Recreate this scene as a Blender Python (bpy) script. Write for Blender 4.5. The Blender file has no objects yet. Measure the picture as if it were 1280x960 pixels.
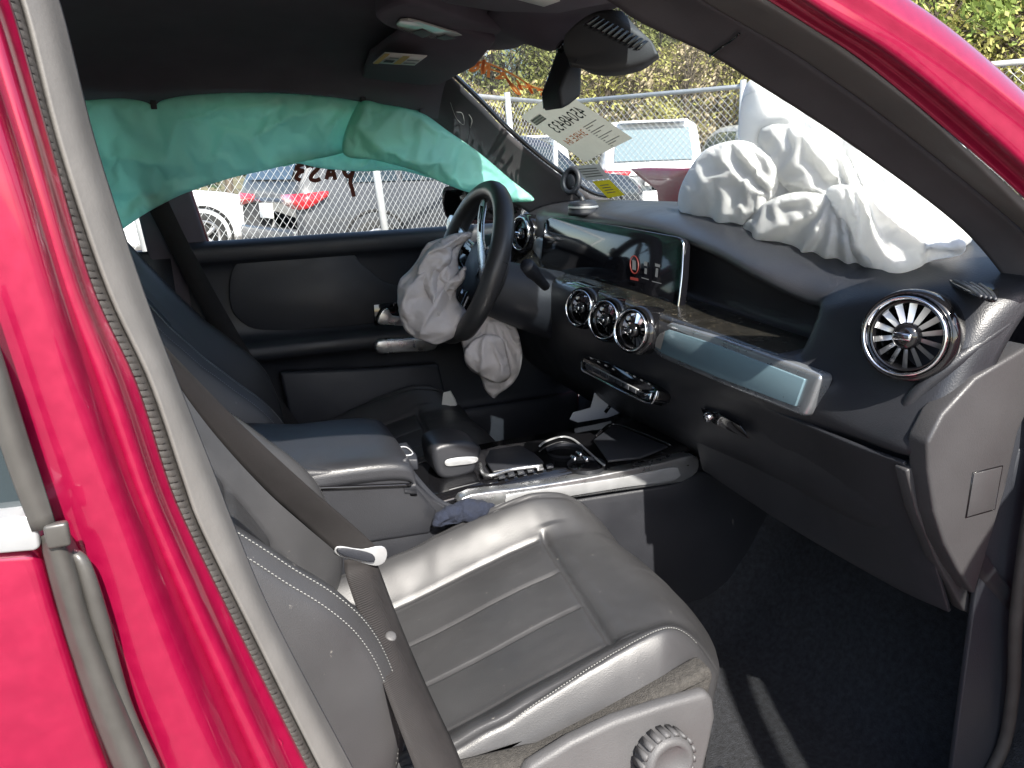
import bpy, bmesh, math, random
from mathutils import Vector, Matrix, noise
random.seed(7)
R = math.radians
sc = bpy.context.scene
COL = sc.collection

# ---------------------------------------------------------------- camera
# car frame: x forward, y towards the driver's side, z up, z = 0 on the ground of the lot
FPX = 1000.0                                   # focal length in pixels of the 1280 wide photograph
CAM = Vector((-.04, -1.34, 1.25))
FW = Vector((.329, .9, -.27)).normalized()
RT = Vector((.934, -.352, -.0385)); RT = (RT - FW * RT.dot(FW)).normalized()
UP = RT.cross(FW)
cd = bpy.data.cameras.new('camera'); cam = bpy.data.objects.new('camera', cd); COL.objects.link(cam)
cd.sensor_width = 36; cd.lens = 36 * FPX / 1280; cd.clip_start = .02; cd.clip_end = 2000
cam.matrix_world = Matrix(((RT.x, UP.x, -FW.x, CAM.x), (RT.y, UP.y, -FW.y, CAM.y), (RT.z, UP.z, -FW.z, CAM.z), (0, 0, 0, 1)))
sc.camera = cam

# ---------------------------------------------------------------- sky, sun, exposure
SUN = Vector((-.02, -1, .92)).normalized()
w = bpy.data.worlds.new('World'); sc.world = w; w.use_nodes = True
nt = w.node_tree; bg = nt.nodes['Background']
sky = nt.nodes.new('ShaderNodeTexSky'); sky.sky_type = 'NISHITA'; sky.sun_disc = False
sky.sun_elevation = math.asin(SUN.z); sky.sun_rotation = math.atan2(SUN.x, SUN.y); sky.air_density = 1.0; sky.dust_density = 1.5
nt.links.new(sky.outputs[0], bg.inputs[0]); bg.inputs[1].default_value = .145
sl = bpy.data.lights.new('sun', 'SUN'); sl.energy = 5.0; sl.angle = R(.53); sl.color = (1, .95, .87)
so = bpy.data.objects.new('sun', sl); COL.objects.link(so); so.rotation_euler = SUN.to_track_quat('Z', 'Y').to_euler()
so.location = SUN * 30
vs = sc.view_settings; vs.view_transform = 'Standard'; vs.look = 'None'; vs.exposure = 1.28; vs.gamma = 1
try:
    sc.cycles.use_denoising = True; sc.cycles.max_bounces = 8; sc.cycles.transparent_max_bounces = 16
    sc.cycles.diffuse_bounces = 4; sc.cycles.caustics_reflective = False; sc.cycles.caustics_refractive = False
    sc.cycles.sample_clamp_indirect = 6
except Exception: pass

# ---------------------------------------------------------------- pixel rays (directions only; the distance comes from the plane touched)
def ray(px, py): return RT * ((px - 640) / FPX) - UP * ((py - 480) / FPX) + FW
def Q(px, py, **k):
    d = ray(px, py); a, v = next(iter(k.items())); i = 'xyz'.index(a)
    return CAM + d * ((v - CAM[i]) / d[i])
def QP(px, py, p, n):
    d = ray(px, py); return CAM + d * ((Vector(p) - CAM).dot(n) / d.dot(n))
def QD(px, py, depth): return CAM + ray(px, py) * depth

# ---------------------------------------------------------------- materials
MATS = {}
def mat(name, col, rough=.5, metal=0, bump=None, var=0, vscale=20, spec=.5, coat=0, coatr=.05, emit=None, trans=0, sheen=0, speck=None, aniso=None):
    m = bpy.data.materials.new(name); m.use_nodes = True; t = m.node_tree; N = t.nodes; b = N['Principled BSDF']
    b.inputs['Base Color'].default_value = (*col, 1); b.inputs['Roughness'].default_value = rough; b.inputs['Metallic'].default_value = metal
    b.inputs['Specular IOR Level'].default_value = spec
    if coat: b.inputs['Coat Weight'].default_value = coat; b.inputs['Coat Roughness'].default_value = coatr
    if sheen: b.inputs['Sheen Weight'].default_value = sheen; b.inputs['Sheen Roughness'].default_value = .5
    if emit: b.inputs['Emission Color'].default_value = (*emit[:3], 1); b.inputs['Emission Strength'].default_value = emit[3]
    tc = N.new('ShaderNodeTexCoord')
    def noise_(scale, detail=4, rg=.55):
        n = N.new('ShaderNodeTexNoise'); n.inputs['Scale'].default_value = scale; n.inputs['Detail'].default_value = detail
        n.inputs['Roughness'].default_value = rg; t.links.new(tc.outputs['Object'], n.inputs['Vector']); return n
    src = None
    if var:
        n = noise_(vscale); mr = N.new('ShaderNodeMapRange'); mr.inputs[1].default_value = .3; mr.inputs[2].default_value = .7
        mr.inputs[3].default_value = 1 - var; mr.inputs[4].default_value = 1 + var; t.links.new(n.outputs[0], mr.inputs[0])
        mx = N.new('ShaderNodeVectorMath'); mx.operation = 'SCALE'; mx.inputs[0].default_value = col
        t.links.new(mr.outputs[0], mx.inputs['Scale']); src = mx.outputs[0]
        mr2 = N.new('ShaderNodeMapRange'); mr2.inputs[1].default_value = .3; mr2.inputs[2].default_value = .7
        mr2.inputs[3].default_value = max(0, rough - .08); mr2.inputs[4].default_value = min(1, rough + .08)
        t.links.new(n.outputs[0], mr2.inputs[0]); t.links.new(mr2.outputs[0], b.inputs['Roughness'])
    if speck:                                   # dust: (colour, scale, threshold)
        n = noise_(speck[1], 6, .75); mr = N.new('ShaderNodeMapRange'); mr.inputs[1].default_value = speck[2]; mr.inputs[2].default_value = speck[2] + .08
        t.links.new(n.outputs[0], mr.inputs[0])
        mx = N.new('ShaderNodeMix'); mx.data_type = 'RGBA'
        t.links.new(mr.outputs[0], mx.inputs['Factor']); mx.inputs[6].default_value = (*col, 1); mx.inputs[7].default_value = (*speck[0], 1)
        if src: t.links.new(src, mx.inputs[6])
        src = mx.outputs[2]
    if src: t.links.new(src, b.inputs['Base Color'])
    if bump:
        kind, scale, st = bump[:3]; dist = bump[3] if len(bump) > 3 else .002
        if kind == 'leather':
            v = N.new('ShaderNodeTexVoronoi'); v.inputs['Scale'].default_value = scale; t.links.new(tc.outputs['Object'], v.inputs['Vector']); out = v.outputs['Distance']
        elif kind == 'weave':
            v = N.new('ShaderNodeTexWave'); v.inputs['Scale'].default_value = scale; v.inputs['Distortion'].default_value = .3; v.bands_direction = 'Z'
            t.links.new(tc.outputs['Object'], v.inputs['Vector']); out = v.outputs['Fac']
        else:
            out = noise_(scale, 5, .6).outputs[0]
        bn = N.new('ShaderNodeBump'); bn.inputs['Strength'].default_value = st; bn.inputs['Distance'].default_value = dist
        t.links.new(out, bn.inputs['Height']); t.links.new(bn.outputs[0], b.inputs['Normal'])
    if trans:                                   # thin cloth that lets light through
        o = N['Material Output']; tr = N.new('ShaderNodeBsdfTranslucent'); tr.inputs[0].default_value = (*col, 1)
        if src: t.links.new(src, tr.inputs[0])
        ms = N.new('ShaderNodeMixShader'); ms.inputs[0].default_value = trans
        t.links.new(b.outputs[0], ms.inputs[1]); t.links.new(tr.outputs[0], ms.inputs[2]); t.links.new(ms.outputs[0], o.inputs[0])
    MATS[name] = m; return m
def glass(name, tint, refl=.06, rough=.0, haze=0):
    m = bpy.data.materials.new(name); m.use_nodes = True; t = m.node_tree; N = t.nodes; o = N['Material Output']; N.remove(N['Principled BSDF'])
    tr = N.new('ShaderNodeBsdfTransparent'); tr.inputs[0].default_value = (*tint, 1)
    gl = N.new('ShaderNodeBsdfGlossy'); gl.inputs['Roughness'].default_value = rough
    fr = N.new('ShaderNodeFresnel'); fr.inputs[0].default_value = 1.4
    ms = N.new('ShaderNodeMixShader'); t.links.new(fr.outputs[0], ms.inputs[0]); t.links.new(tr.outputs[0], ms.inputs[1]); t.links.new(gl.outputs[0], ms.inputs[2])
    last = ms
    if haze:
        df = N.new('ShaderNodeBsdfDiffuse'); df.inputs[0].default_value = (.7, .7, .68, 1); m2 = N.new('ShaderNodeMixShader'); m2.inputs[0].default_value = haze
        t.links.new(ms.outputs[0], m2.inputs[1]); t.links.new(df.outputs[0], m2.inputs[2]); last = m2
    t.links.new(last.outputs[0], o.inputs[0]); MATS[name] = m; return m

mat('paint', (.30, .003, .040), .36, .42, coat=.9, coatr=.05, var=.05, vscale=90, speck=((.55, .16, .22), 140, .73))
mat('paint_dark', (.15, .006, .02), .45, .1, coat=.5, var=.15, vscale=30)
mat('leather', (.040, .040, .042), .41, bump=('leather', 850, .16, .0008), var=.10, vscale=9, speck=((.22, .21, .19), 60, .66))
mat('perforated', (.072, .070, .067), .46, bump=('leather', 900, .3, .0008), var=.12, vscale=14, speck=((.24, .23, .21), 70, .66))
mat('thread', (.22, .22, .21), .7)
mat('plastic', (.021, .023, .029), .5, bump=('leather', 600, .25, .0008), var=.12, vscale=12)  # slight blue of sky-lit shade mixed into the base colour
mat('plastic_grey', (.075, .074, .076), .55, bump=('leather', 500, .25, .0008), var=.08, vscale=12)
mat('dashskin', (.021, .022, .026), .40, bump=('leather', 560, .22, .0008), var=.12, vscale=10, speck=((.14, .13, .12), 130, .70))
mat('dash_end_sunlit', (.044, .043, .045), .45, bump=('leather', 560, .22, .0008), var=.08, vscale=10)  # lighter copy of the dash skin, sunlit tone put into the colour
mat('gloss_black', (.006, .006, .007), .08, coat=.6, coatr=.03, speck=((.10, .09, .07), 120, .68))
mat('dusty_gloss', (.016, .015, .013), .22, var=.2, vscale=30, speck=((.22, .19, .13), 90, .60))
mat('screen', (.006, .006, .008), .07, speck=((.09, .075, .05), 110, .67))
mat('silver', (.52, .53, .54), .30, .9, var=.06, vscale=40)
mat('satin', (.46, .47, .48), .36, .55, var=.05, vscale=40)
mat('chrome', (.80, .81, .83), .08, 1)
mat('trim_frame', (.30, .32, .34), .30, .7, var=.05, vscale=30)
mat('strip', (.055, .052, .048), .38, var=.15, vscale=40)
mat('bluegrey', (.15, .23, .27), .32, .25, var=.05, vscale=8)
mat('lining', (.115, .098, .118), .95, bump=('noise', 500, .4, .001), var=.12, vscale=15)
mat('pillar_trim', (.070, .066, .072), .85, bump=('noise', 420, .35, .001), var=.14, vscale=18)
mat('rubber', (.115, .110, .104), .6, var=.10, vscale=25, bump=('noise', 300, .2, .001))
mat('rubber_dark', (.045, .040, .036), .65, var=.2, vscale=50, bump=('noise', 400, .3, .001))
mat('carpet', (.026, .028, .034), 1, bump=('noise', 420, 1, .008), var=.5, vscale=110, speck=((.16, .14, .12), 120, .70))
mat('carpet_tan', (.055, .051, .046), 1, bump=('noise', 500, 1, .004), var=.3, vscale=180)
mat('webbing', (.013, .011, .011), .75, bump=('weave', 300, .5, .0008), var=.15, vscale=40, speck=((.2, .18, .15), 160, .74))
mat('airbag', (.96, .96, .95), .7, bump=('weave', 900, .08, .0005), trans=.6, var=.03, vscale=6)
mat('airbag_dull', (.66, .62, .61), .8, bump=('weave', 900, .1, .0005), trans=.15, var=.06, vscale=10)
mat('curtain', (.56, .95, .84), .45, bump=('noise', 20, .1, .004), trans=.55, var=.06, vscale=5)
mat('paper', (.62, .59, .47), .8, trans=.35, var=.04, vscale=30)
mat('sticker_white', (.62, .60, .55), .6, trans=.2)
mat('sticker_yellow', (.75, .62, .03), .6, trans=.25)
mat('ink', (.02, .02, .02), .8); mat('ink_grey', (.30, .29, .26), .8); mat('ink_orange', (.80, .22, .05), .7, trans=.3); mat('ink_red', (.14, .03, .02), .7)
mat('navy_cloth', (.010, .014, .028), .95, bump=('noise', 220, .8, .003), var=.2, vscale=60)
mat('label_amber', (.70, .48, .10), .6); mat('label_white', (.75, .74, .68), .6)
mat('mirror', (.30, .32, .33), .03, 1)
mat('icon_red', (.06, .01, .01), .5, emit=(.9, .12, .08, .06)); mat('icon_grey', (.08, .08, .08), .5, emit=(.6, .62, .65, .05))
mat('lamp_lens', (.62, .60, .55), .15, coat=.5)
mat('card_grey', (.45, .46, .48), .7)
glass('windshield', (.93, .96, .95), haze=.028); glass('shade_band', (.40, .46, .50)); glass('side_glass', (.96, .98, .97), haze=.004); glass('dark_glass', (.12, .13, .14))

# ---------------------------------------------------------------- things, parts and meshes
class Th:                                        # an Empty (or mesh) with its world origin
    pass
def thing(name, label, cat, loc, group=None):
    o = bpy.data.objects.new(name, None); COL.objects.link(o); o.location = loc; o.empty_display_size = .05
    o['label'] = label; o['category'] = cat
    if group: o['group'] = group
    o['_o'] = tuple(loc); return o
def org(p):
    while p is not None and p.parent is not None: p = p.parent
    return Vector(p['_o']) if p is not None and '_o' in p else Vector((0, 0, 0))
def mesh(name, vs_, fs, m, parent=None, smooth=True, top=None, kind=None, mi=None):
    """vs_ in world space; top = (label, category[, group]) for a thing that is one mesh"""
    if parent is not None: o0 = org(parent)
    else:
        n = len(vs_); o0 = Vector((sum(v[0] for v in vs_) / n, sum(v[1] for v in vs_) / n, min(v[2] for v in vs_)))
    me = bpy.data.meshes.new(name); me.from_pydata([tuple(Vector(v) - o0) for v in vs_], [], fs)
    for x in (m if isinstance(m, (list, tuple)) else [m]): me.materials.append(MATS[x])
    if mi:
        for p, i in zip(me.polygons, mi): p.material_index = i
    if smooth: me.polygons.foreach_set('use_smooth', [True] * len(me.polygons))
    me.update()
    o = bpy.data.objects.new(name, me); COL.objects.link(o)
    if parent is not None: o.parent = parent
    else:
        o.location = o0; o['_o'] = tuple(o0)
        if top:
            o['label'] = top[0]; o['category'] = top[1]
            if len(top) > 2: o['group'] = top[2]
    if kind: o['kind'] = kind
    return o
def solid(o, t, off=-1):
    s = o.modifiers.new('solid', 'SOLIDIFY'); s.thickness = t; s.offset = off; s.use_even_offset = False; return o
def bevel(o, wd, seg=3, ang=35):
    b = o.modifiers.new('bevel', 'BEVEL'); b.width = wd; b.segments = seg; b.limit_method = 'ANGLE'; b.angle_limit = R(ang); b.harden_normals = False
    return o
def cr(p, n, closed=False):
    """Catmull-Rom through p, n points per span"""
    p = [Vector(a) for a in p]; out = []; L = len(p)
    if L < 2: return p
    for i in range(L if closed else L - 1):
        g = lambda j: p[j % L] if closed else (p[j] if 0 <= j < L else (p[0] * 2 - p[1] if j < 0 else p[-1] * 2 - p[-2]))
        a, b, c, d = g(i - 1), g(i), g(i + 1), g(i + 2)
        for k in range(n):
            t = k / n; out.append(.5 * ((2 * b) + (c - a) * t + (2 * a - 5 * b + 4 * c - d) * t * t + (3 * b - a - 3 * c + d) * t ** 3))
    if not closed: out.append(p[-1].copy())
    return out
def resample(p, n):
    p = [Vector(a) for a in p]; L = [0]
    for a, b in zip(p, p[1:]): L.append(L[-1] + (b - a).length)
    out = []; j = 0
    for i in range(n):
        s = L[-1] * i / (n - 1)
        while j < len(p) - 2 and L[j + 1] < s: j += 1
        d = L[j + 1] - L[j]; out.append(p[j].lerp(p[j + 1], 0 if d == 0 else (s - L[j]) / d))
    return out
def gridfaces(nr, nc, wrap=False):
    f = []
    for r in range(nr - 1):
        for c in range(nc if wrap else nc - 1):
            d = (c + 1) % nc; f.append((r * nc + c, r * nc + d, (r + 1) * nc + d, (r + 1) * nc + c))
    return f
def smoothgrid(rows, kr, kc, n=None):
    if n: rows = [resample(cr(r, 8), n) for r in rows]
    else: rows = [cr(r, kc) for r in rows]
    if kr > 1: rows = [list(x) for x in zip(*[cr(c, kr) for c in zip(*rows)])]
    return rows
def grid(name, rows, m, parent=None, kr=1, kc=6, n=None, thick=0, off=-1, fn=None, **kw):
    rows = smoothgrid(rows, kr, kc, n)
    if fn: rows = [[fn(p, i / max(1, len(rows) - 1), j / max(1, len(r) - 1)) for j, p in enumerate(r)] for i, r in enumerate(rows)]
    o = mesh(name, [p for r in rows for p in r], gridfaces(len(rows), len(rows[0])), m, parent, **kw)
    if thick: solid(o, thick, off)
    return o
def prism(name, poly, ex, m, parent=None, bev=.002, seg=2, smooth=True, **kw):
    """closed slab from a 3-D outline pushed along ex"""
    poly = [Vector(p) for p in poly]; ex = Vector(ex); n = len(poly)
    nrm = Vector((0, 0, 0))
    for a, b in zip(poly, poly[1:] + poly[:1]): nrm += a.cross(b)
    if nrm.dot(ex) > 0: poly = poly[::-1]
    v = poly + [p + ex for p in poly]; f = [tuple(range(n)), tuple(range(2 * n - 1, n - 1, -1))]
    f += [(i, n + i, n + (i + 1) % n, (i + 1) % n) for i in range(n)]
    f = [tuple(reversed(x)) for x in f]
    o = mesh(name, v, f, m, parent, smooth=smooth, **kw)
    bm = bmesh.new(); bm.from_mesh(o.data); bmesh.ops.recalc_face_normals(bm, faces=bm.faces); bm.to_mesh(o.data); bm.free()
    if bev: bevel(o, bev, seg)
    return o
def rounded(poly, r=.3, k=4, closed=True): return cr(poly, k, closed)
def tube(name, pts, r, m, parent=None, n=10, k=6, closed=False, flat=1, caps=True, **kw):
    """tube along pts; r a number or one per control point"""
    pts = [Vector(p) for p in pts]
    rr = [Vector((a, 0, 0)) for a in (r if isinstance(r, (list, tuple)) else [r] * len(pts))]
    P_ = cr(pts, k, closed); RR = [a.x for a in cr(rr, k, closed)]; L = len(P_); v = []
    t0 = (P_[1] - P_[0]).normalized(); nv = t0.orthogonal().normalized()
    for i in range(L):
        a, b = (P_[(i - 1) % L], P_[(i + 1) % L]) if closed else (P_[max(0, i - 1)], P_[min(L - 1, i + 1)])
        t = (b - a).normalized(); nv = (nv - t * nv.dot(t)).normalized(); bn = t.cross(nv)
        for j in range(n):
            th = 2 * math.pi * j / n; v.append(P_[i] + nv * (RR[i] * math.cos(th)) + bn * (RR[i] * flat * math.sin(th)))
    f = gridfaces(L, n, True)
    if closed: f += [((L - 1) * n + c, (L - 1) * n + (c + 1) % n, (c + 1) % n, c) for c in range(n)]
    elif caps: f += [tuple(range(n - 1, -1, -1)), tuple(range((L - 1) * n, L * n))]
    return mesh(name, v, f, m, parent, **kw)
def frame(axis):
    a = Vector(axis).normalized(); u = Vector((0, 0, 1)); u = (u - a * u.dot(a))
    if u.length < .05: u = Vector((1, 0, 0)) - a * a.x
    u.normalize(); return a, u, a.cross(u)
def lathe(name, prof, o, axis, m, parent=None, n=40, **kw):
    """prof = [(radius, height along axis)]"""
    a, u, s = frame(axis); o = Vector(o); v = []
    for r, h in prof:
        for j in range(n):
            t = 2 * math.pi * j / n; v.append(o + a * h + u * (max(r, 1e-4) * math.cos(t)) + s * (max(r, 1e-4) * math.sin(t)))
    return mesh(name, v, gridfaces(len(prof), n, True), m, parent, **kw)
def box(name, c, h, m, parent=None, ax=None, bev=.004, seg=3, **kw):
    """box: centre, half sizes, axes (three vectors)"""
    c = Vector(c); X, Y, Z = [Vector(a).normalized() for a in (ax or ((1, 0, 0), (0, 1, 0), (0, 0, 1)))]
    v = [c + X * (h[0] * i) + Y * (h[1] * j) + Z * (h[2] * k) for i in (-1, 1) for j in (-1, 1) for k in (-1, 1)]
    f = [(0, 1, 3, 2), (4, 6, 7, 5), (0, 4, 5, 1), (2, 3, 7, 6), (0, 2, 6, 4), (1, 5, 7, 3)]
    o = mesh(name, v, f, m, parent, **kw)
    bm = bmesh.new(); bm.from_mesh(o.data); bmesh.ops.recalc_face_normals(bm, faces=bm.faces); bm.to_mesh(o.data); bm.free()
    if bev: bevel(o, bev, seg)
    return o
def text(name, s, o, right, up, size, m, parent, lift=0, sy=1):
    """lettering as flat mesh on a surface; right / up in world space"""
    c = bpy.data.curves.new(name, 'FONT'); c.body = s; c.size = 1; c.resolution_u = 3
    t = bpy.data.objects.new('tmp', c); COL.objects.link(t); dg = bpy.context.evaluated_depsgraph_get(); dg.update()
    me = t.evaluated_get(dg).to_mesh(); V = [v.co.copy() for v in me.vertices]; F = [tuple(p.vertices) for p in me.polygons]
    t.evaluated_get(dg).to_mesh_clear(); bpy.data.objects.remove(t); bpy.data.curves.remove(c)
    r, u = Vector(right).normalized(), Vector(up).normalized(); n = r.cross(u).normalized(); o = Vector(o)
    return mesh(name, [o + r * (v.x * size) + u * (v.y * size * sy) + n * lift for v in V], F, m, parent, smooth=False)
def stroke(name, pts, wd, m, parent, n=None, k=4):
    """flat pen stroke on a surface: ribbon around pts with normal n"""
    p = cr(pts, k); n = Vector(n).normalized(); A = []; B = []
    for i in range(len(p)):
        t = (p[min(i + 1, len(p) - 1)] - p[max(0, i - 1)]).normalized(); s = t.cross(n).normalized() * wd / 2
        A.append(p[i] + s); B.append(p[i] - s)
    return mesh(name, A + B, gridfaces(2, len(p)), m, parent)
def nz(p, s, seed=0.): return noise.noise(Vector(p) * s + Vector((seed * 7.31, seed * 3.17, seed * 1.93)))
def crumple(p, s, seed=0.):
    """creased height: cell ridges at three sizes"""
    v = Vector(p) + Vector((seed * 3.1, seed * 1.7, seed * 5.3)); v = v + noise.noise_vector(v * s * .6) * (.35 / s)
    h = 0
    for k, a in ((1, 1), (2.1, .45), (4.3, .2)):
        d, _ = noise.voronoi(v * s * k); h += a * (d[1] - d[0])
    return h - .55
def bez(x): return max(0., min(1., x)) ** 2 * (3 - 2 * max(0., min(1., x)))

# ================================================================ OUTSIDE: lot, hill, fence, parked cars, trees
mat('gravel', (.17, .16, .145), .95, bump=('noise', 30, 1, .02), var=.25, vscale=3, speck=((.30, .28, .25), 14, .6))
mat('hill_ground', (.13, .115, .06), 1, bump=('noise', 3, 1, .1), var=.4, vscale=.7)
mat('galvanised', (.50, .51, .51), .5, .5, var=.08, vscale=12)
mat('bark', (.10, .08, .06), .95, bump=('noise', 12, 1, .03), var=.3, vscale=4)
mat('leaf_yellow', (.50, .48, .16), .7, trans=.35, var=.35, vscale=1.3)
mat('leaf_green', (.22, .29, .07), .7, trans=.3, var=.35, vscale=1.3)
mat('leaf_bud', (.44, .36, .23), .8, trans=.25, var=.4, vscale=1.5)
mat('needle', (.035, .065, .028), .8, var=.4, vscale=1.5)
mat('car_grey', (.045, .048, .054), .5, .2, coat=.35, var=.04, vscale=2)
mat('car_white', (.78, .79, .80), .35, 0, coat=1, var=.03, vscale=2)
mat('car_dark', (.03, .035, .045), .3, .3, coat=1)
mat('car_glass', (.02, .03, .035), .06, 0, coat=.5)
mat('car_glass_pale', (.10, .16, .19), .08, 0, coat=.5)
mat('tyre', (.02, .02, .02), .8, var=.2, vscale=20); mat('alloy', (.55, .55, .56), .3, .8); mat('tail_red', (.55, .012, .02), .2, coat=1); mat('under', (.012, .012, .012), .8)
mat('plate', (.7, .7, .68), .5)

FH = Vector((FW.x, FW.y, 0)).normalized(); RH = Vector((FH.y, -FH.x, 0))
def W(px, Z, z=0.):                              # place on the lot: bearing of a pixel column, Z metres ahead
    p = CAM + FH * Z + RH * (Z * (px - 640) / FPX); p.z = z; return p
def struct(o): o['kind'] = 'structure'; return o

# ground: one sheet to the horizon, rising into the wooded hill behind the fence
def hz(d, b):                                    # height of the hill, d metres ahead, b metres to the side
    return 9.0 * bez((d - 17) / 45) * (1 + .35 * bez((b - 2) / 25)) * (.12 + .88 * bez((b / max(d, 1) - .0) / .14) if d < 100 else .3) + .5 * noise.noise(Vector((d * .08, b * .08, 3))) * bez((d - 16) / 10)
V = []; ds = [-300, -60, -20, -8, -3, 0, 3, 6, 9, 12, 14, 16] + [17 + i * 2.2 for i in range(30)] + [110, 200, 500, 900]
bs = [-900, -400, -200, -120] + [-80 + 4 * i for i in range(41)] + [120, 200, 400, 900]
for d in ds:
    for b in bs: p = CAM + FH * d + RH * b; V.append((p.x, p.y, hz(d, b) if d > 16 else 0))
fs = gridfaces(len(ds), len(bs)); mi = [0 if ds[i // (len(bs) - 1)] < 16 else 1 for i in range(len(fs))]
g = struct(mesh('ground', V, fs, ['gravel', 'hill_ground'], mi=mi))

# ---- chain link fence, two runs meeting at a corner
def fence(a, b, h, label, posts, lean=0):
    a, b = Vector(a), Vector(b); d = (b - a); L = d.length; d.normalize(); n = Vector((-d.y, d.x, 0))
    t = thing('chain_link_fence', label, 'fence', a)
    tube('top_rail', [a + Vector((0, 0, h)), b + Vector((0, 0, h))], .024, 'galvanised', t, k=1, n=8)
    tube('bottom_wire', [a + Vector((0, 0, .06)), b + Vector((0, 0, .06))], .004, 'galvanised', t, k=1, n=5)
    for s in posts:
        p = a + d * (s * L) - n * .035
        tube('post', [p, p + Vector((0, 0, h + .06)) - d * (lean if s not in (0, 1) else 0)], .032, 'galvanised', t, k=1, n=10)
    # woven wires: two families of diagonals, one a wire's width in front of the other
    pitch = .074; r = .0022; z0, z1 = .06, h - .02; H = z1 - z0; v = []; f = []
    for sgn, off in ((1, 0), (-1, .0055)):
        s = -H
        while s < L + H:
            s0, s1 = (s, s + H) if sgn > 0 else (s + H, s)
            q0, q1 = 0., 1.
            lo, hi = sorted((s0, s1))
            if hi > 0 and lo < L:
                def at(q): return s0 + (s1 - s0) * q
                ks = [0., 1.]
                c0, c1 = (0 - s0) / (s1 - s0), (L - s0) / (s1 - s0)
                q0, q1 = max(0., min(c0, c1)), min(1., max(c0, c1))
                if q1 - q0 > .01:
                    A = a + d * at(q0) + n * off + Vector((0, 0, z0 + H * q0)); B = a + d * at(q1) + n * off + Vector((0, 0, z0 + H * q1))
                    t_ = (B - A).normalized(); u = t_.cross(n).normalized(); i = len(v)
                    for e in (A, B):
                        for k in range(3): th = k * 2.0944; v.append(e + n * (r * math.cos(th)) + u * (r * math.sin(th)))
                    for k in range(3): f.append((i + k, i + (k + 1) % 3, i + 3 + (k + 1) % 3, i + 3 + k))
            s += pitch
    mesh('wire_mesh', v, f, 'galvanised', t, kind='stuff')
    return t
corner = W(705, 10.0)
# the post beside the grey car stands where pixel column 491 meets the fence
fa0 = W(60, 4.4); 
def along(a, b, px):
    best = min(range(1001), key=lambda i: abs(((a.lerp(b, i / 1000) - CAM).dot(RH) / (a.lerp(b, i / 1000) - CAM).dot(FH)) - (px - 640) / FPX)); return best / 1000
sp = along(fa0, corner, 494)
fence(fa0, corner, 1.86, 'galvanised chain link fence in front of the grey and dark parked cars', [0, sp - .36 if sp > .4 else .2, sp, .84], lean=.2)
fence(corner, W(1450, 6.4), 1.86, 'galvanised chain link fence in front of the white parked cars', [0, .4, .75, 1])

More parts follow.
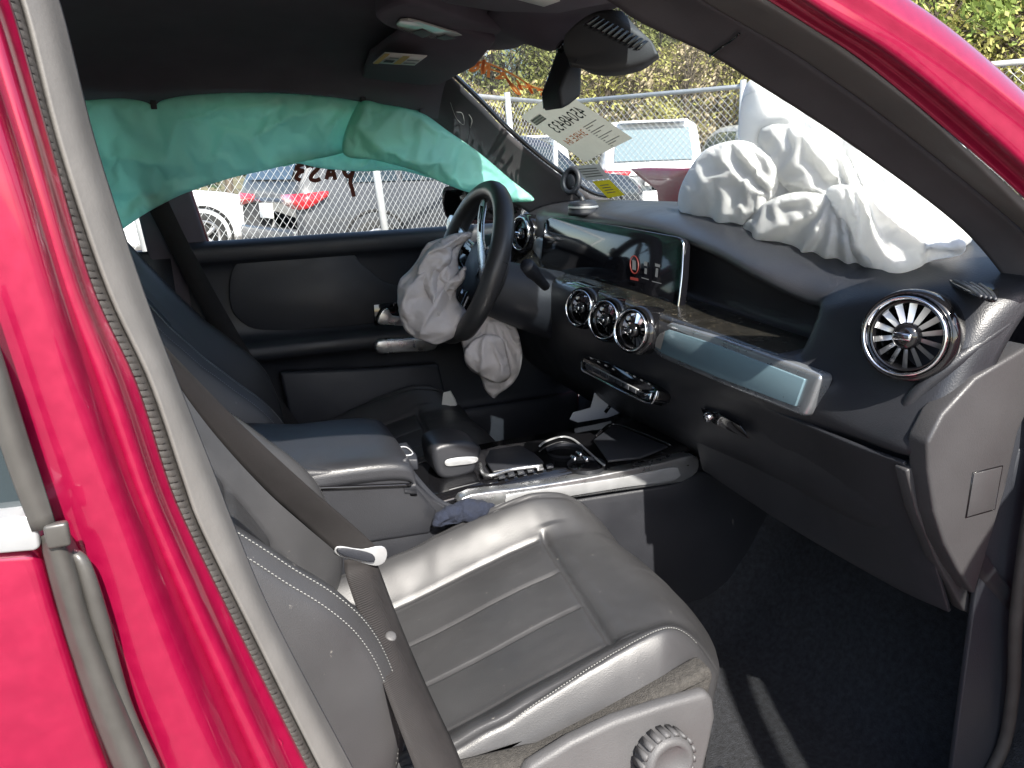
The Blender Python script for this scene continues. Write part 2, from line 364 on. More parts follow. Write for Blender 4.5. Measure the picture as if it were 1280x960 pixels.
# ---- parked cars
def parked_car(label, pos, head, body, glassm='car_glass', L=4.5, Wd=1.86, H=1.66, hood=.30, taper=.5, group=None):
    """pos = ground point under the middle of the rear bumper, head = forward direction"""
    t = thing('parked_car', label, 'car', pos, group); pos = Vector(pos); fx = Vector(head).normalized(); lx = Vector((-fx.y, fx.x, 0)); w2 = Wd / 2
    def Wp(u, y, z): return pos + fx * u + lx * y + Vector((0, 0, z))
    #      u,   width, floor, shoulder, top, roof half width
    st = [(0, .86, .42, .86, .90, .70), (.03, .93, .32, .95, 1.04, .70), (.10, .97, .27, 1.0, 1.20, .68), (.35 * taper + .1, .99, .25, 1.02, H - .10, .64), (.75 * taper + .25, 1, .24, 1.03, H - .02, .62), (1.2, 1, .24, 1.02, H, .62), (2.0, 1, .24, 1.0, H, .62),
          (2.45, 1, .24, .99, H - .05, .62), (2.8, 1, .24, .98, H - .20, .66), (L * (1 - hood) + .02, .99, .24, .96, 1.06, .72), (L - .9, .98, .24, .92, 1.0, .70), (L - .4, .95, .25, .86, .93, .66), (L - .08, .86, .28, .74, .80, .60), (L, .78, .40, .60, .66, .55)]
    rows = []
    for u, wd, zf, zs, zt, wr in st:
        a = w2 * wd; b = w2 * wr * 1.28
        half = [(0, zf), (a * .9, zf), (a * .985, zf + .10), (a * 1.0, (zf + zs) * .5), (a * .985, zs - .05), (a * .95, zs), ((a * .93 + b) / 2, (zs + zt) / 2), (b, zt - .07 if zt - zs > .2 else zt - .02), (b * .86, zt - .012), (0, zt)]
        rows.append([Wp(u, y, z) for y, z in half] + [Wp(u, -y, z) for y, z in half[-2:0:-1]])
    rows = [list(x) for x in zip(*[cr(c, 3) for c in zip(*rows)])]; nc = len(rows[0])
    v = [p for r in rows for p in r]; f = gridfaces(len(rows), nc, True) + [tuple(range(nc)), tuple(range((len(rows) - 1) * nc, len(rows) * nc))]
    mesh('body', v, f, body, t)
    def sec(u):
        for s0, s1 in zip(st, st[1:]):
            if s0[0] <= u <= s1[0]: k = (u - s0[0]) / (s1[0] - s0[0]); return [x + (y - x) * k for x, y in zip(s0, s1)]
        return st[-1]
    def side(u, k, s):                           # point on the glass band, k = 0 shoulder, 1 roof edge
        _, wd, zf, zs, zt, wr = sec(u); a = w2 * wd * .95; b = w2 * wr * 1.28; z0, z1 = zs + .02, zt - .09
        return Wp(u, s * ((a + (b - a) * k) + .012), z0 + (z1 - z0) * k)
    for s in (1, -1):
        for u0, u1, v0, v1 in ((.55, 1.15, .62, 1.15), (1.22, 2.0, 1.22, 2.0), (2.08, 3.05, 2.08, 2.6)):
            mesh('side_window', [side(u0, .05, s), side(u1, .05, s), side(v1, .95, s), side(v0, .95, s)], [(0, 1, 2, 3)], glassm, t, smooth=False)
        for i, u in enumerate((.82, L - .95)):   # wheel: arch liner, tyre and rim
            c = Wp(u, s * (w2 - .10), .345); ax = lx * s
            wh = lathe('wheel', [(.20, .10), (.27, .118), (.325, .11), (.345, .06), (.345, -.08), (.2, -.1)], c, ax, 'tyre', t, n=28)
            lathe('wheel_arch', [(.395, .075), (.40, .103), (.43, .103), (.43, .05)], c + Vector((0, 0, .01)), ax, 'under', wh, n=28)
            lathe('rim', [(.215, .09), (.235, .124), (.215, .122), (.20, .10)], c, ax, 'alloy', wh, n=28)
            lathe('brake_disc', [(.0, .085), (.2, .085), (.2, .07)], c, ax, 'under', wh, n=20)
            a, uu, ss = frame(ax)
            for k in range(5):
                th = k * 2 * math.pi / 5 + .3; dr = uu * math.cos(th) + ss * math.sin(th); tn = a.cross(dr)
                box('spoke', c + a * .105 + dr * .115, (.105, .026, .012), 'alloy', wh, ax=(dr, tn, a), bev=0)
            # tail and head lamps wrap round the corner
        lamp = [Wp(.05, s * w2 * .40, .97), Wp(.025, s * w2 * .62, .98), Wp(.02, s * w2 * .84, .985), Wp(.10, s * w2 * .985, .99), Wp(.33, s * w2 * 1.0, 1.0)]
        low = [p - Vector((0, 0, h_)) for p, h_ in zip(lamp, (.08, .115, .15, .15, .05))]
        grid('tail_light', [[p - fx * .03 + lx * (s * .012) for p in lamp], [p - fx * .035 + lx * (s * .018) for p in low]], 'tail_red', t, kc=4, thick=.02, off=0)
        box('reflector', Wp(-.012, s * w2 * .62, .50), (.012, .17, .018), 'tail_red', t, ax=(fx, lx, (0, 0, 1)), bev=.004)
        for u in (1.95, 2.85): box('door_handle', Wp(u, s * (w2 * 1.005), .88), (.09, .012, .014), body, t, ax=(fx, lx, (0, 0, 1)), bev=.005)
    a, b = sec(.13), sec(.35 * taper + .12)
    mesh('rear_window', [Wp(.03, w2 * .72, 1.13), Wp(.03, -w2 * .72, 1.13), Wp(.35 * taper + .025, -w2 * .66, H - .16), Wp(.35 * taper + .025, w2 * .66, H - .16)], [(0, 1, 2, 3)], glassm, t, smooth=False)
    box('rear_bumper', Wp(.0, 0, .50), (.07, w2 * .84, .13), body, t, ax=(fx, lx, (0, 0, 1)), bev=.05, seg=4)
    box('bumper_insert', Wp(-.03, 0, .36), (.06, w2 * .74, .06), 'under', t, ax=(fx, lx, (0, 0, 1)), bev=.02)
    box('number_plate', Wp(-.005, 0, .80), (.03, .16, .08), 'plate', t, ax=(fx, lx, (0, 0, 1)), bev=.004)
    box('tail_spoiler', Wp(.35 * taper + .02, 0, H - .06), (.12, w2 * .62, .02), body, t, ax=(fx, lx, (0, 0, 1)), bev=.015)
    mesh('front_window', [Wp(3.12, w2 * .72, 1.12), Wp(3.12, -w2 * .72, 1.12), Wp(2.58, -w2 * .64, H - .11), Wp(2.58, w2 * .64, H - .11)], [(0, 1, 2, 3)], glassm, t, smooth=False)
    return t
def dirp(X, Z): return (RH * X + FH * Z).normalized()
def rear_at(px, Z, head, wd=1.86):               # the corner nearest the camera stands at that bearing
    lx = Vector((-head.y, head.x, 0)); return W(px, Z) + lx * (wd / 2)
h = dirp(.80, .60)
parked_car('grey crossover with red tail lights behind the chain link fence', rear_at(392, 8.3, h), h, 'car_grey', H=1.62)
parked_car('white car with bright alloy wheels parked beside the grey crossover', rear_at(-119, 9.36, h), h, 'car_white', H=1.55)
h = dirp(.86, .5)
parked_car('dark car behind the thin fence post beside the grey crossover', rear_at(508, 11.2, h), h, 'car_dark', H=1.6)
h = dirp(.02, 1)
parked_car('white wagon with pale glass beyond the fence, directly behind the red bent bonnet corner', W(822, 14.0), h, 'car_white', 'car_glass_pale', H=1.82, L=4.8)
parked_car('white car beyond the fence half hidden by the sheet of paper', W(664, 14.6), dirp(.05, 1), 'car_white', 'car_glass_pale', H=1.66)
parked_car('white car beyond the fence mostly hidden by the passenger airbag', W(985, 14.4), dirp(.0, 1), 'car_white', 'car_glass_pale', H=1.7)
parked_car('white hatchback in the row further up, roof showing over the white wagon', W(800, 20.5), dirp(.3, 1), 'car_white', 'car_glass_pale', H=1.75)

# ---- trees: crowns of small leaf faces, shared between copies
def crown(kind, seed):
    rnd = random.Random(seed); v = []; f = []; mi = []
    def leaf(c, s, m, elong=1.):
        a = Vector((rnd.gauss(0, 1), rnd.gauss(0, 1), rnd.gauss(0, 1))).normalized(); b = a.orthogonal().normalized(); q = a.cross(b); i = len(v)
        b = b * s * elong; q = q * s
        v.extend([c - b, c - q * .6, c + b, c + q * .6]); f.append((i, i + 1, i + 2, i + 3)); mi.append(m)
    limbs = []
    if kind == 'pine':
        for k in range(1500):
            h_ = rnd.random() ** 1.3; r = (1 - h_) * 1.7 * (.35 + .65 * rnd.random()) * (1 + .25 * math.sin(h_ * 60)); th = rnd.uniform(0, 6.283)
            leaf(Vector((r * math.cos(th), r * math.sin(th), 1.0 + h_ * 8.2 - r * .25)), rnd.uniform(.08, .17), 0, 1.9)
    else:
        clumps = []
        for k in range(26):
            th = rnd.uniform(0, 6.283); hh = rnd.random(); rr = (1.9 * math.sin(math.pi * (.18 + .8 * hh)) + .3) * rnd.uniform(.5, 1.05)
            c = Vector((rr * math.cos(th), rr * math.sin(th), 2.3 + hh * 5.2)); clumps.append((c, rnd.uniform(.45, .85))); limbs.append(c)
        n = {'leafy': 2600, 'young': 1500, 'bare': 900}[kind]
        for k in range(n):
            c, s = rnd.choice(clumps); d = Vector((rnd.gauss(0, .55), rnd.gauss(0, .55), rnd.gauss(0, .45))) * s
            leaf(c + d, rnd.uniform(.05, .12) * (1 if kind == 'leafy' else .8), 0, 1.4)
        if kind != 'leafy':                       # fine twigs
            for k in range(700):
                c, s = rnd.choice(clumps); d = Vector((rnd.gauss(0, .5), rnd.gauss(0, .5), rnd.gauss(0, .5))) * s; i = len(v); p = c + d * .3; q = c + d * 1.7 + Vector((0, 0, .15))
                e = (q - p).cross(Vector((rnd.random(), rnd.random(), .3))).normalized() * .012
                v.extend([p - e, p + e, q]); f.append((i, i + 1, i + 2)); mi.append(1)
    return v, f, mi, limbs
def tree_mesh(kind, seed, leafm):
    v, f, mi, limbs = crown(kind, seed); me = bpy.data.meshes.new('crown'); me.from_pydata([tuple(p) for p in v], [], f)
    me.materials.append(MATS[leafm]); me.materials.append(MATS['bark'])
    for p, i in zip(me.polygons, mi): p.material_index = i
    rnd = random.Random(seed); V = []; F = []
    def limb(a, b, r0, r1, n=6):
        m_ = a.lerp(b, .5) + Vector((rnd.gauss(0, .1), rnd.gauss(0, .1), .12)); pts = cr([a, m_, b], 3); i0 = len(V)
        for k, p in enumerate(pts):
            r = r0 + (r1 - r0) * k / (len(pts) - 1)
            for j in range(n): th = j * 6.283 / n; V.append((p.x + r * math.cos(th), p.y + r * math.sin(th), p.z))
        for g_ in gridfaces(len(pts), n, True): F.append(tuple(x + i0 for x in g_))
    top = 8.5 if kind == 'pine' else 5.8
    limb(Vector((0, 0, -.3)), Vector((.1, 0, top * .55)), .16, .10); limb(Vector((.1, 0, top * .55)), Vector((0, .1, top)), .10, .03)
    for c in limbs: limb(Vector((.05, 0, max(1.4, c.z - 1.6))), c, .045, .012, 4)
    mt = bpy.data.meshes.new('trunk'); mt.from_pydata(V, [], F); mt.materials.append(MATS['bark'])
    return me, mt
KINDS_ = [('leafy', 'leaf_green', 'mid green leafy tree on the wooded hill beyond the fence', 'leafy green trees on the hill'),
          ('young', 'leaf_yellow', 'yellow green spring tree with thin foliage on the hill beyond the fence', 'yellow green trees on the hill'),
          ('bare', 'leaf_bud', 'nearly bare brown budding tree on the hill beyond the fence', 'budding brown trees on the hill'),
          ('pine', 'needle', 'dark evergreen tree on the hill beyond the fence', 'dark evergreens on the hill')]
TM = [[tree_mesh(k, 11 + 5 * i + j, m) for j in range(2)] for i, (k, m, _, _) in enumerate(KINDS_)]
rt_ = random.Random(3)
def plant(px, Z, kind, s):
    p = W(px, Z); d = (p - CAM).dot(FH); b = (p - CAM).dot(RH); p.z = hz(d, b) if d > 16 else 0
    k, m, lab, grp = KINDS_[kind]; o = thing({'pine': 'pine_tree'}.get(k, 'tree'), lab, 'tree', p, grp); mc, mt = rt_.choice(TM[kind])
    for nm, me in (('trunk', mt), ('crown', mc)):
        c = bpy.data.objects.new(nm, me); COL.objects.link(c); c.parent = o
    o.scale = (s, s, s * rt_.uniform(.9, 1.15)); o.rotation_euler.z = rt_.uniform(0, 6.28)
for px in range(540, 980, 15):                    # seen through the windshield
    if px < 700: plant(px + rt_.uniform(-8, 8), rt_.uniform(34, 50), rt_.choice([2, 2, 3, 2, 2, 1]), rt_.uniform(.58, .82))
    else: plant(px + rt_.uniform(-8, 8), rt_.uniform(22, 40), rt_.choice([1, 1, 0, 2, 1, 3]), rt_.uniform(.8, 1.05))
    plant(px + rt_.uniform(-8, 8), rt_.uniform(18, 24), rt_.choice([1, 2, 1]), rt_.uniform(.42, .6))
for px in range(1110, 1420, 17):                  # over the bonnet side
    for Z in (20, 27, 36): plant(px + rt_.uniform(-9, 9), Z + rt_.uniform(-3, 3), rt_.choice([1, 1, 0, 2]), rt_.uniform(.7, 1.0))
for px in range(250, 480, 60): plant(px + rt_.uniform(-9, 9), rt_.uniform(24, 36), rt_.choice([1, 0, 2, 3]), rt_.uniform(.7, .9))

# ================================================================ THE CAR SHELL
car = thing('car', 'crimson car with its front passenger side open, seen through the door opening', 'car', (0, 0, 0))
def rowpx(l): return [Q(a, b, y=c) for a, b, c in l]
def V3(*l): return [Vector(p) for p in l]

# ---- floor, sill, rear bulkhead
def floor_z(x, y):
    z = .30 + .42 * bez((x - .80) / .34)
    z += .05 * bez((-.62 - y) / .08) + .10 * bez((y - .60) / .10)
    z += .24 * bez((.16 - abs(y)) / .08)
    return z + .003 * nz((x, y, 0), 25)
xs = [-1.9 + i * .05 for i in range(64)]; ys = [-.76 + i * .0276 for i in range(56)]
mesh('floor', [(x, y, floor_z(x, y)) for x in xs for y in ys], gridfaces(len(xs), len(ys)), 'carpet', car)
grid('sill', [[Vector((x, -.70, .365)), Vector((x, -.74, .375)), Vector((x, -.80, .37)), Vector((x, -.85, .33)), Vector((x, -.86, .24))] for x in (-.1, .3, .7, 1.0)], 'paint', car, kr=2, kc=4, thick=.01)
grid('sill_plate', [[Vector((x, -.672, .366)), Vector((x, -.70, .374)), Vector((x, -.745, .386))] for x in (-.08, .3, .6, .86)], 'plastic', car, kr=2, kc=4, thick=.008)
grid('rear_bulkhead', [[Vector((-1.6 - .2 * k, y, .32 + k * 1.2)) for y in (-.7, 0, .7)] for k in (0, .35, .7)], 'lining', car, kr=4)
grid('rear_bench', [[Vector((x, y, z)) for y in (-.62, -.3, 0, .3, .62)] for x, z in ((-.62, .34), (-.60, .58), (-.70, .64), (-1.05, .60), (-1.15, .66), (-1.25, .95), (-1.33, 1.12), (-1.42, 1.10))], 'leather', car, kr=4, thick=.01)

# ---- roof: lining inside, red skin outside
rf = []
for x, dz in ((-1.75, -.10), (-1.2, -.015), (-.6, .005), (-.15, .0), (.15, -.008), (.36, -.03), (.52, -.045)):
    rf.append([Vector((x, y, z + dz)) for y, z in ((-.64, 1.485), (-.60, 1.505), (-.45, 1.525), (-.2, 1.54), (0, 1.542), (.2, 1.535), (.42, 1.515), (.55, 1.475), (.615, 1.425), (.64, 1.395))])
grid('roof_lining', rf, 'lining', car, kr=5, kc=4)
sk = []
for x, dz in ((-1.9, -.16), (-1.2, 0), (-.5, .02), (0, .015), (.3, -.02), (.56, -.07)):
    sk.append([Vector((x, y, z + dz)) for y, z in ((-.73, 1.50), (-.66, 1.56), (-.4, 1.605), (0, 1.62), (.4, 1.605), (.66, 1.55), (.74, 1.49), (.76, 1.44))])
grid('roof', sk, 'paint', car, kr=5, kc=4)

# ---- passenger side A pillar and roof rail, row by row from the windshield edge outwards
top0 = V3((-1.75, -.55, 1.30), (-1.2, -.585, 1.47), (-.6, -.61, 1.508), (-.16, -.615, 1.50), (.02, -.61, 1.497), (.16, -.60, 1.475))
r0 = top0 + rowpx([(755, -2, -.575), (800, 28, -.585), (888, 69, -.60), (937, 99, -.61), (1062, 180, -.63), (1201, 285, -.655), (1275, 372, -.68)])
r0b = V3((-1.75, -.575, 1.29), (-1.2, -.61, 1.457), (-.6, -.636, 1.495), (-.16, -.64, 1.487), (.02, -.636, 1.482), (.15, -.63, 1.462)) + rowpx([(790, -40, -.62), (850, 10, -.628), (905, 45, -.636), (960, 78, -.645), (1085, 160, -.662), (1230, 275, -.682), (1290, 340, -.70)])
r1 = V3((-1.75, -.60, 1.28), (-1.2, -.638, 1.448), (-.6, -.664, 1.486), (-.16, -.668, 1.478), (.02, -.664, 1.472), (.15, -.66, 1.45)) + rowpx([(800, -65, -.66), (862, -8, -.665), (930, 32, -.67), (990, 70, -.678), (1110, 155, -.69), (1250, 268, -.705), (1310, 325, -.715)])
grid('pillar_trim', [r0, r0b, r1], 'pillar_trim', car, kr=6, n=170, thick=.006)
def railrow(y0, z0, px): return V3((-1.75, y0 + .07, z0 - .20), (-1.2, y0 + .03, z0 - .03), (-.6, y0 + .004, z0 + .008), (-.16, y0, z0), (.02, y0 + .004, z0 - .006), (.15, y0 + .007, z0 - .028)) + rowpx(px)
s0 = railrow(-.668, 1.4775, [(812, -60, -.66), (872, -4, -.667), (938, 36, -.672), (1000, 72, -.68), (1120, 158, -.692), (1260, 272, -.707), (1320, 330, -.718)])
s1 = railrow(-.690, 1.466, [(838, -60, -.70), (905, -5, -.706), (970, 35, -.712), (1040, 78, -.718), (1145, 158, -.726), (1262, 262, -.735), (1330, 325, -.745)])
s2 = railrow(-.712, 1.470, [(862, -60, -.73), (920, -14, -.735), (985, 26, -.738), (1060, 75, -.742), (1160, 152, -.748), (1270, 256, -.754), (1330, 318, -.76)])
s3 = railrow(-.722, 1.487, [(875, -65, -.735), (936, -15, -.74), (1005, 30, -.743), (1075, 76, -.747), (1175, 158, -.752), (1280, 250, -.758), (1340, 312, -.765)])
grid('door_seal', [s0, s1, s2, s3], 'rubber', car, kr=7, n=190, thick=.004)
d0 = railrow(-.722, 1.489, [(877, -66, -.736), (938, -16, -.741), (1007, 29, -.744), (1078, 75, -.748), (1178, 157, -.753), (1283, 249, -.759), (1345, 312, -.766)])
d1 = railrow(-.728, 1.505, [(905, -66, -.74), (965, -18, -.745), (1030, 26, -.748), (1100, 70, -.752), (1200, 150, -.757), (1300, 240, -.763), (1365, 302, -.77)])
d2 = railrow(-.738, 1.512, [(920, -66, -.765), (980, -18, -.768), (1045, 26, -.77), (1115, 70, -.772), (1215, 150, -.777), (1315, 240, -.783), (1380, 302, -.79)])
d3 = railrow(-.748, 1.522, [(960, -66, -.77), (1020, -18, -.772), (1085, 22, -.775), (1150, 62, -.778), (1245, 135, -.782), (1345, 222, -.788), (1410, 285, -.795)])
d4 = railrow(-.745, 1.540, [(1010, -66, -.775), (1075, -18, -.777), (1135, 20, -.779), (1195, 62, -.782), (1285, 137, -.787), (1375, 215, -.792), (1440, 278, -.80)])
d5 = railrow(-.725, 1.556, [(1050, -66, -.76), (1112, -18, -.762), (1175, 25, -.764), (1240, 78, -.767), (1310, 142, -.772), (1400, 225, -.777), (1470, 290, -.785)])
d6 = railrow(-.70, 1.560, [(1055, -40, -.72), (1115, 0, -.722), (1178, 40, -.724), (1240, 90, -.727), (1305, 150, -.732), (1395, 235, -.737), (1460, 300, -.745)])
grid('pillar', [d0, d1, d2, d3, d4, d5, d6], 'paint', car, kr=5, n=150, thick=.003)
# trim panel joint across the pillar
jt = [Q(887, 68, y=-.598), Q(900, 58, y=-.620), Q(912, 50, y=-.636), Q(924, 40, y=-.658)]
tube('trim_joint', [p + Vector((-.002, -.003, -.002)) for p in jt], .0012, 'gloss_black', car, n=6, k=4)

# hinge pillar below the A pillar, with the kick panel and its seal
hp = [Vector((x, -.735, z)) for x, z in ((.84, 1.12), (.87, 1.0), (.865, .80), (.88, .6), (.93, .45), (1.05, .42), (1.1, .9), (1.0, 1.12))]
prism('hinge_pillar', hp, (0, -.10, 0), 'paint', car, bev=.012)
tube('door_seal', [Vector((.815, -.715, 1.105)), Vector((.835, -.722, 1.02)), Vector((.848, -.724, .9)), Vector((.845, -.724, .78)), Vector((.852, -.722, .66)), Vector((.872, -.718, .55)), Vector((.872, -.712, .44)), Vector((.80, -.708, .385)), Vector((.5, -.706, .38)), Vector((.1, -.706, .38))], .008, 'rubber_dark', car, n=10, k=6)
kp = [Q(1215, 768, y=-.69), Q(1245, 660, y=-.70), Q(1275, 560, y=-.705), Q(1340, 560, y=-.705), Q(1330, 760, y=-.705), Q(1290, 960, y=-.70), Q(1238, 990, y=-.70), Q(1262, 860, y=-.695)]
prism('kick_panel', kp, (0, .012, 0), 'plastic', car, bev=.004)

prism('side_trim', [Vector((x, -.703, z)) for x, z in ((.80, .34), (1.12, .34), (1.12, 1.08), (.88, 1.08), (.82, .9), (.80, .7))], (0, .008, 0), 'plastic', car, bev=.002)  # added panel closing the gap beside the dash, blocks stray sun on the floor
# ---- passenger side B pillar: trim, seal, red jamb with its pressed step
B0 = V3((-.13, -.72, 1.47)) + rowpx([(25, -90, -.755), (66, 0, -.76), (112, 180, -.765), (171, 360, -.77), (216, 480, -.77), (264, 600, -.77), (287, 660, -.77), (339, 780, -.77), (435, 960, -.77), (520, 1120, -.77)])
B1 = V3((-.14, -.735, 1.475)) + rowpx([(8, -90, -.778), (48, 0, -.78), (95, 180, -.785), (153, 360, -.788), (204, 480, -.788), (250, 600, -.788), (274, 660, -.788), (327, 780, -.788), (420, 960, -.788), (505, 1120, -.788)])
B2 = V3((-.15, -.74, 1.478)) + rowpx([(-18, -90, -.785), (24, 0, -.79), (71, 180, -.795), (131, 360, -.797), (186, 480, -.797), (227, 600, -.797), (249, 660, -.797), (308, 780, -.797), (398, 960, -.797), (482, 1120, -.797)])
grid('pillar_trim', [B0, B1, B2], 'rubber', car, kr=8, n=80, thick=.004)
C0 = [p + Vector((-.002, .006, 0)) for p in B2]
C1 = V3((-.155, -.742, 1.48)) + rowpx([(-36, -90, -.79), (6, 0, -.796), (57, 180, -.80), (111, 360, -.802), (167, 480, -.802), (206, 600, -.802), (231, 660, -.802), (291, 780, -.802), (383, 960, -.802), (466, 1120, -.802)])
def ribs(p, i, j): return p + Vector((0, -.0005 * math.sin(j * 1150), 0)) * (1 if .2 < i < .9 else 0)
grid('door_seal', [C0, [a.lerp(b, .5) + Vector((0, -.004, 0)) for a, b in zip(C0, C1)], C1], 'rubber_dark', car, kr=4, n=800, fn=ribs, thick=.003)
def shift(row, dx, yy): return rowpx([(a + dx, b, yy) for a, b in row])
edge = [(-36, -90), (4, 0), (55, 180), (109, 360), (165, 480), (204, 600), (229, 660), (289, 780), (381, 960), (464, 1120)]
hil = [(-110, -90), (-62, 0), (2, 180), (56, 360), (91, 480), (135, 600), (158, 660), (202, 780), (272, 960), (330, 1120)]
out = [(-260, -90), (-220, 0), (-110, 180), (-35, 360), (8, 480), (46, 600), (68, 660), (120, 780), (190, 960), (245, 1120)]
mix = lambda a, b, k: [(p[0] + (q[0] - p[0]) * k, p[1]) for p, q in zip(a, b)]
J = [rowpx([(a, b, -.803) for a, b in edge]), rowpx([(a, b, -.812) for a, b in mix(edge, hil, .22)]), rowpx([(a, b, -.828) for a, b in mix(edge, hil, .42)]), rowpx([(a, b, -.822) for a, b in mix(edge, hil, .55)]), rowpx([(a, b, -.830) for a, b in mix(edge, hil, .68)]),
     rowpx([(a, b, -.846) for a, b in mix(edge, hil, .9)]), rowpx([(a, b, -.852) for a, b in mix(hil, out, .06)]), rowpx([(a, b, -.853) for a, b in mix(hil, out, .3)]), rowpx([(a, b, -.852) for a, b in mix(hil, out, .65)]), rowpx([(a, b, -.846) for a, b in out])]
J = [V3((-.15 - .012 * i, -.728 - .001 * i, 1.49)) + r for i, r in enumerate(J)]
grid('pillar', J, 'paint', car, kr=4, n=80, thick=.004)
# small pressed mark on the jamb, low down
mk = [(322, 908), (334, 902), (345, 921), (352, 930), (340, 936), (324, 937)]
tube('pressed_mark', [Q(a, b, y=-.812) for a, b in mk], .0012, 'paint', car, n=6, k=3, closed=True)

# ---- rear door behind the pillar: skin, ledge, glass, weather strips
XR = -1.12
rd = prism('door', [Vector((XR, -.875, .985))] + [Q(a, b, y=-.875) for a, b in [(-60, 694), (30, 689), (46, 690), (54, 716), (66, 760), (88, 830), (112, 905), (150, 1010), (165, 1060)]] + [Vector((-.10, -.875, .36)), Vector((XR + .12, -.875, .36)), Vector((XR, -.875, .62))], (0, .05, 0), 'paint', car, bev=.008, seg=4)
rd['label'] = 'closed crimson rear door behind the pillar'
prism('belt_moulding', [Vector((XR, -.883, 1.012))] + [Q(a, b, y=-.883) for a, b in [(-60, 656), (34, 645), (46, 652), (50, 684), (44, 689), (-60, 698)]] + [Vector((XR, -.883, .988))], (0, .035, 0), 'satin', rd, bev=.004)
wg = [(-.20, 1.455, -.745), (-.6, 1.465, -.74), (-.95, 1.43, -.75), (-1.12, 1.20, -.82), (-1.12, 1.01, -.868)]
mesh('window_glass', [Q(34, 648, y=-.868), Q(6, 520, y=-.864), Q(-60, 250, y=-.835)] + [Vector((x, y, z)) for x, z, y in wg], [(0, 1, 2, 3, 4, 5, 6, 7)], 'car_glass', rd, smooth=False)
tube('window_frame', [Q(-40, 330, y=-.852), Q(-75, 180, y=-.82), Vector((-.21, -.755, 1.45))] + [Vector((x, y - .006, z)) for x, z, y in wg], .018, 'gloss_black', rd, n=8)
box('handle', Vector((-.98, -.888, .90)), (.10, .014, .016), 'paint', rd, bev=.008)
grid('window_seal', [rowpx([(-30, 370, -.872), (0, 462, -.874), (30, 555, -.876), (66, 656, -.88)]), rowpx([(-37, 378, -.877), (-7, 472, -.879), (22, 567, -.881), (56, 659, -.882)]), rowpx([(-46, 388, -.876), (-15, 484, -.878), (14, 580, -.88), (46, 660, -.88)])], 'strip', rd, kr=5, thick=.004)
grid('edge_strip', [rowpx([(70, 656, -.868), (92, 690, -.866), (118, 780, -.866), (152, 870, -.866), (192, 962, -.866), (232, 1060, -.866)]), rowpx([(64, 664, -.880), (78, 700, -.880), (101, 780, -.880), (135, 875, -.880), (172, 966, -.880), (212, 1060, -.880)]), rowpx([(56, 668, -.876), (62, 700, -.874), (84, 780, -.872), (116, 880, -.872), (152, 970, -.872), (192, 1060, -.872)])], 'strip', rd, kr=7, thick=.003)
tube('strip_lip', rowpx([(86, 690, -.87), (104, 705, -.874), (124, 770, -.874), (140, 825, -.872), (160, 890, -.87), (196, 968, -.87)]), [.003, .004, .005, .004, .004, .004], 'strip', rd, n=8)
box('strip_end', Q(72, 668, y=-.884), (.006, .003, .007), 'strip', rd, bev=.002)

prism('quarter_panel', [Vector((x, -.868, z)) for x, z in ((-1.13, .70), (-1.13, 1.01), (-1.4, 1.03), (-2.0, 1.0), (-2.12, .80), (-2.1, .45), (-1.9, .40), (-1.82, .62), (-1.6, .74), (-1.36, .68))], (0, .06, 0), 'paint', car, bev=.012)
prism('quarter_glass', [Vector((x, y, z)) for x, y, z in ((-1.15, -.86, 1.03), (-1.9, -.84, 1.02), (-1.7, -.72, 1.30), (-1.0, -.745, 1.42))], (0, .006, 0), 'car_glass', car, bev=0)

# ---- driver side: roof edge, pillars, door
pa0 = [Q(555, 84, y=.575), Q(566, 97, y=.58), Q(600, 130, y=.595), Q(640, 170, y=.61), Q(690, 211, y=.63), Q(735, 242, y=.65), Q(762, 249, y=.655)]
pa1 = [Q(540, 110, y=.63), Q(552, 125, y=.64), Q(585, 158, y=.65), Q(622, 196, y=.66), Q(662, 232, y=.672), Q(705, 256, y=.68), Q(735, 268, y=.68)]
pa2 = [Q(524, 138, y=.66), Q(540, 150, y=.67), Q(575, 180, y=.68), Q(608, 216, y=.69), Q(640, 250, y=.70), Q(668, 270, y=.705), Q(690, 285, y=.705)]
ap = grid('pillar_trim', [pa0, pa1, pa2], 'pillar_trim', car, kr=6, n=50, thick=.006)
tube('embossed_badge', [Q(a, b, y=.622) for a, b in [(577, 122), (586, 119), (596, 130), (597, 138), (588, 140), (578, 131)]], .0009, 'ink_grey', ap, n=5, k=4, closed=True)
for seg in ([(563, 128), (567, 140), (572, 150), (580, 156), (578, 142), (570, 140)], [(584, 140), (590, 150), (588, 160)]):
    tube('pen_mark', [Q(a, b, y=.622) for a, b in seg], .0007, 'ink_grey', ap, n=5, k=4)
prism('corner_trim', [Q(a, b, y=.675) for a, b in [(672, 233), (695, 231), (712, 250), (700, 257), (676, 246)]], (0, .02, 0), 'plastic', car, bev=.004)
tube('glass_edge', [p + Vector((.004, 0, .006)) for p in pa0], .006, 'gloss_black', car, n=8, k=6)
bp = [Q(a, b, y=.705) for a, b in [(120, 60), (176, 60), (262, 312), (330, 480), (395, 560), (300, 590), (210, 420)]]
prism('pillar_trim', bp, (0, .03, 0), 'lining', car, bev=.008)
prism('pillar', [Q(a, b, y=.75) for a, b in [(170, 100), (200, 100), (242, 245), (264, 308), (240, 330), (210, 240)]], (0, .06, 0), 'paint_dark', car, bev=.006)
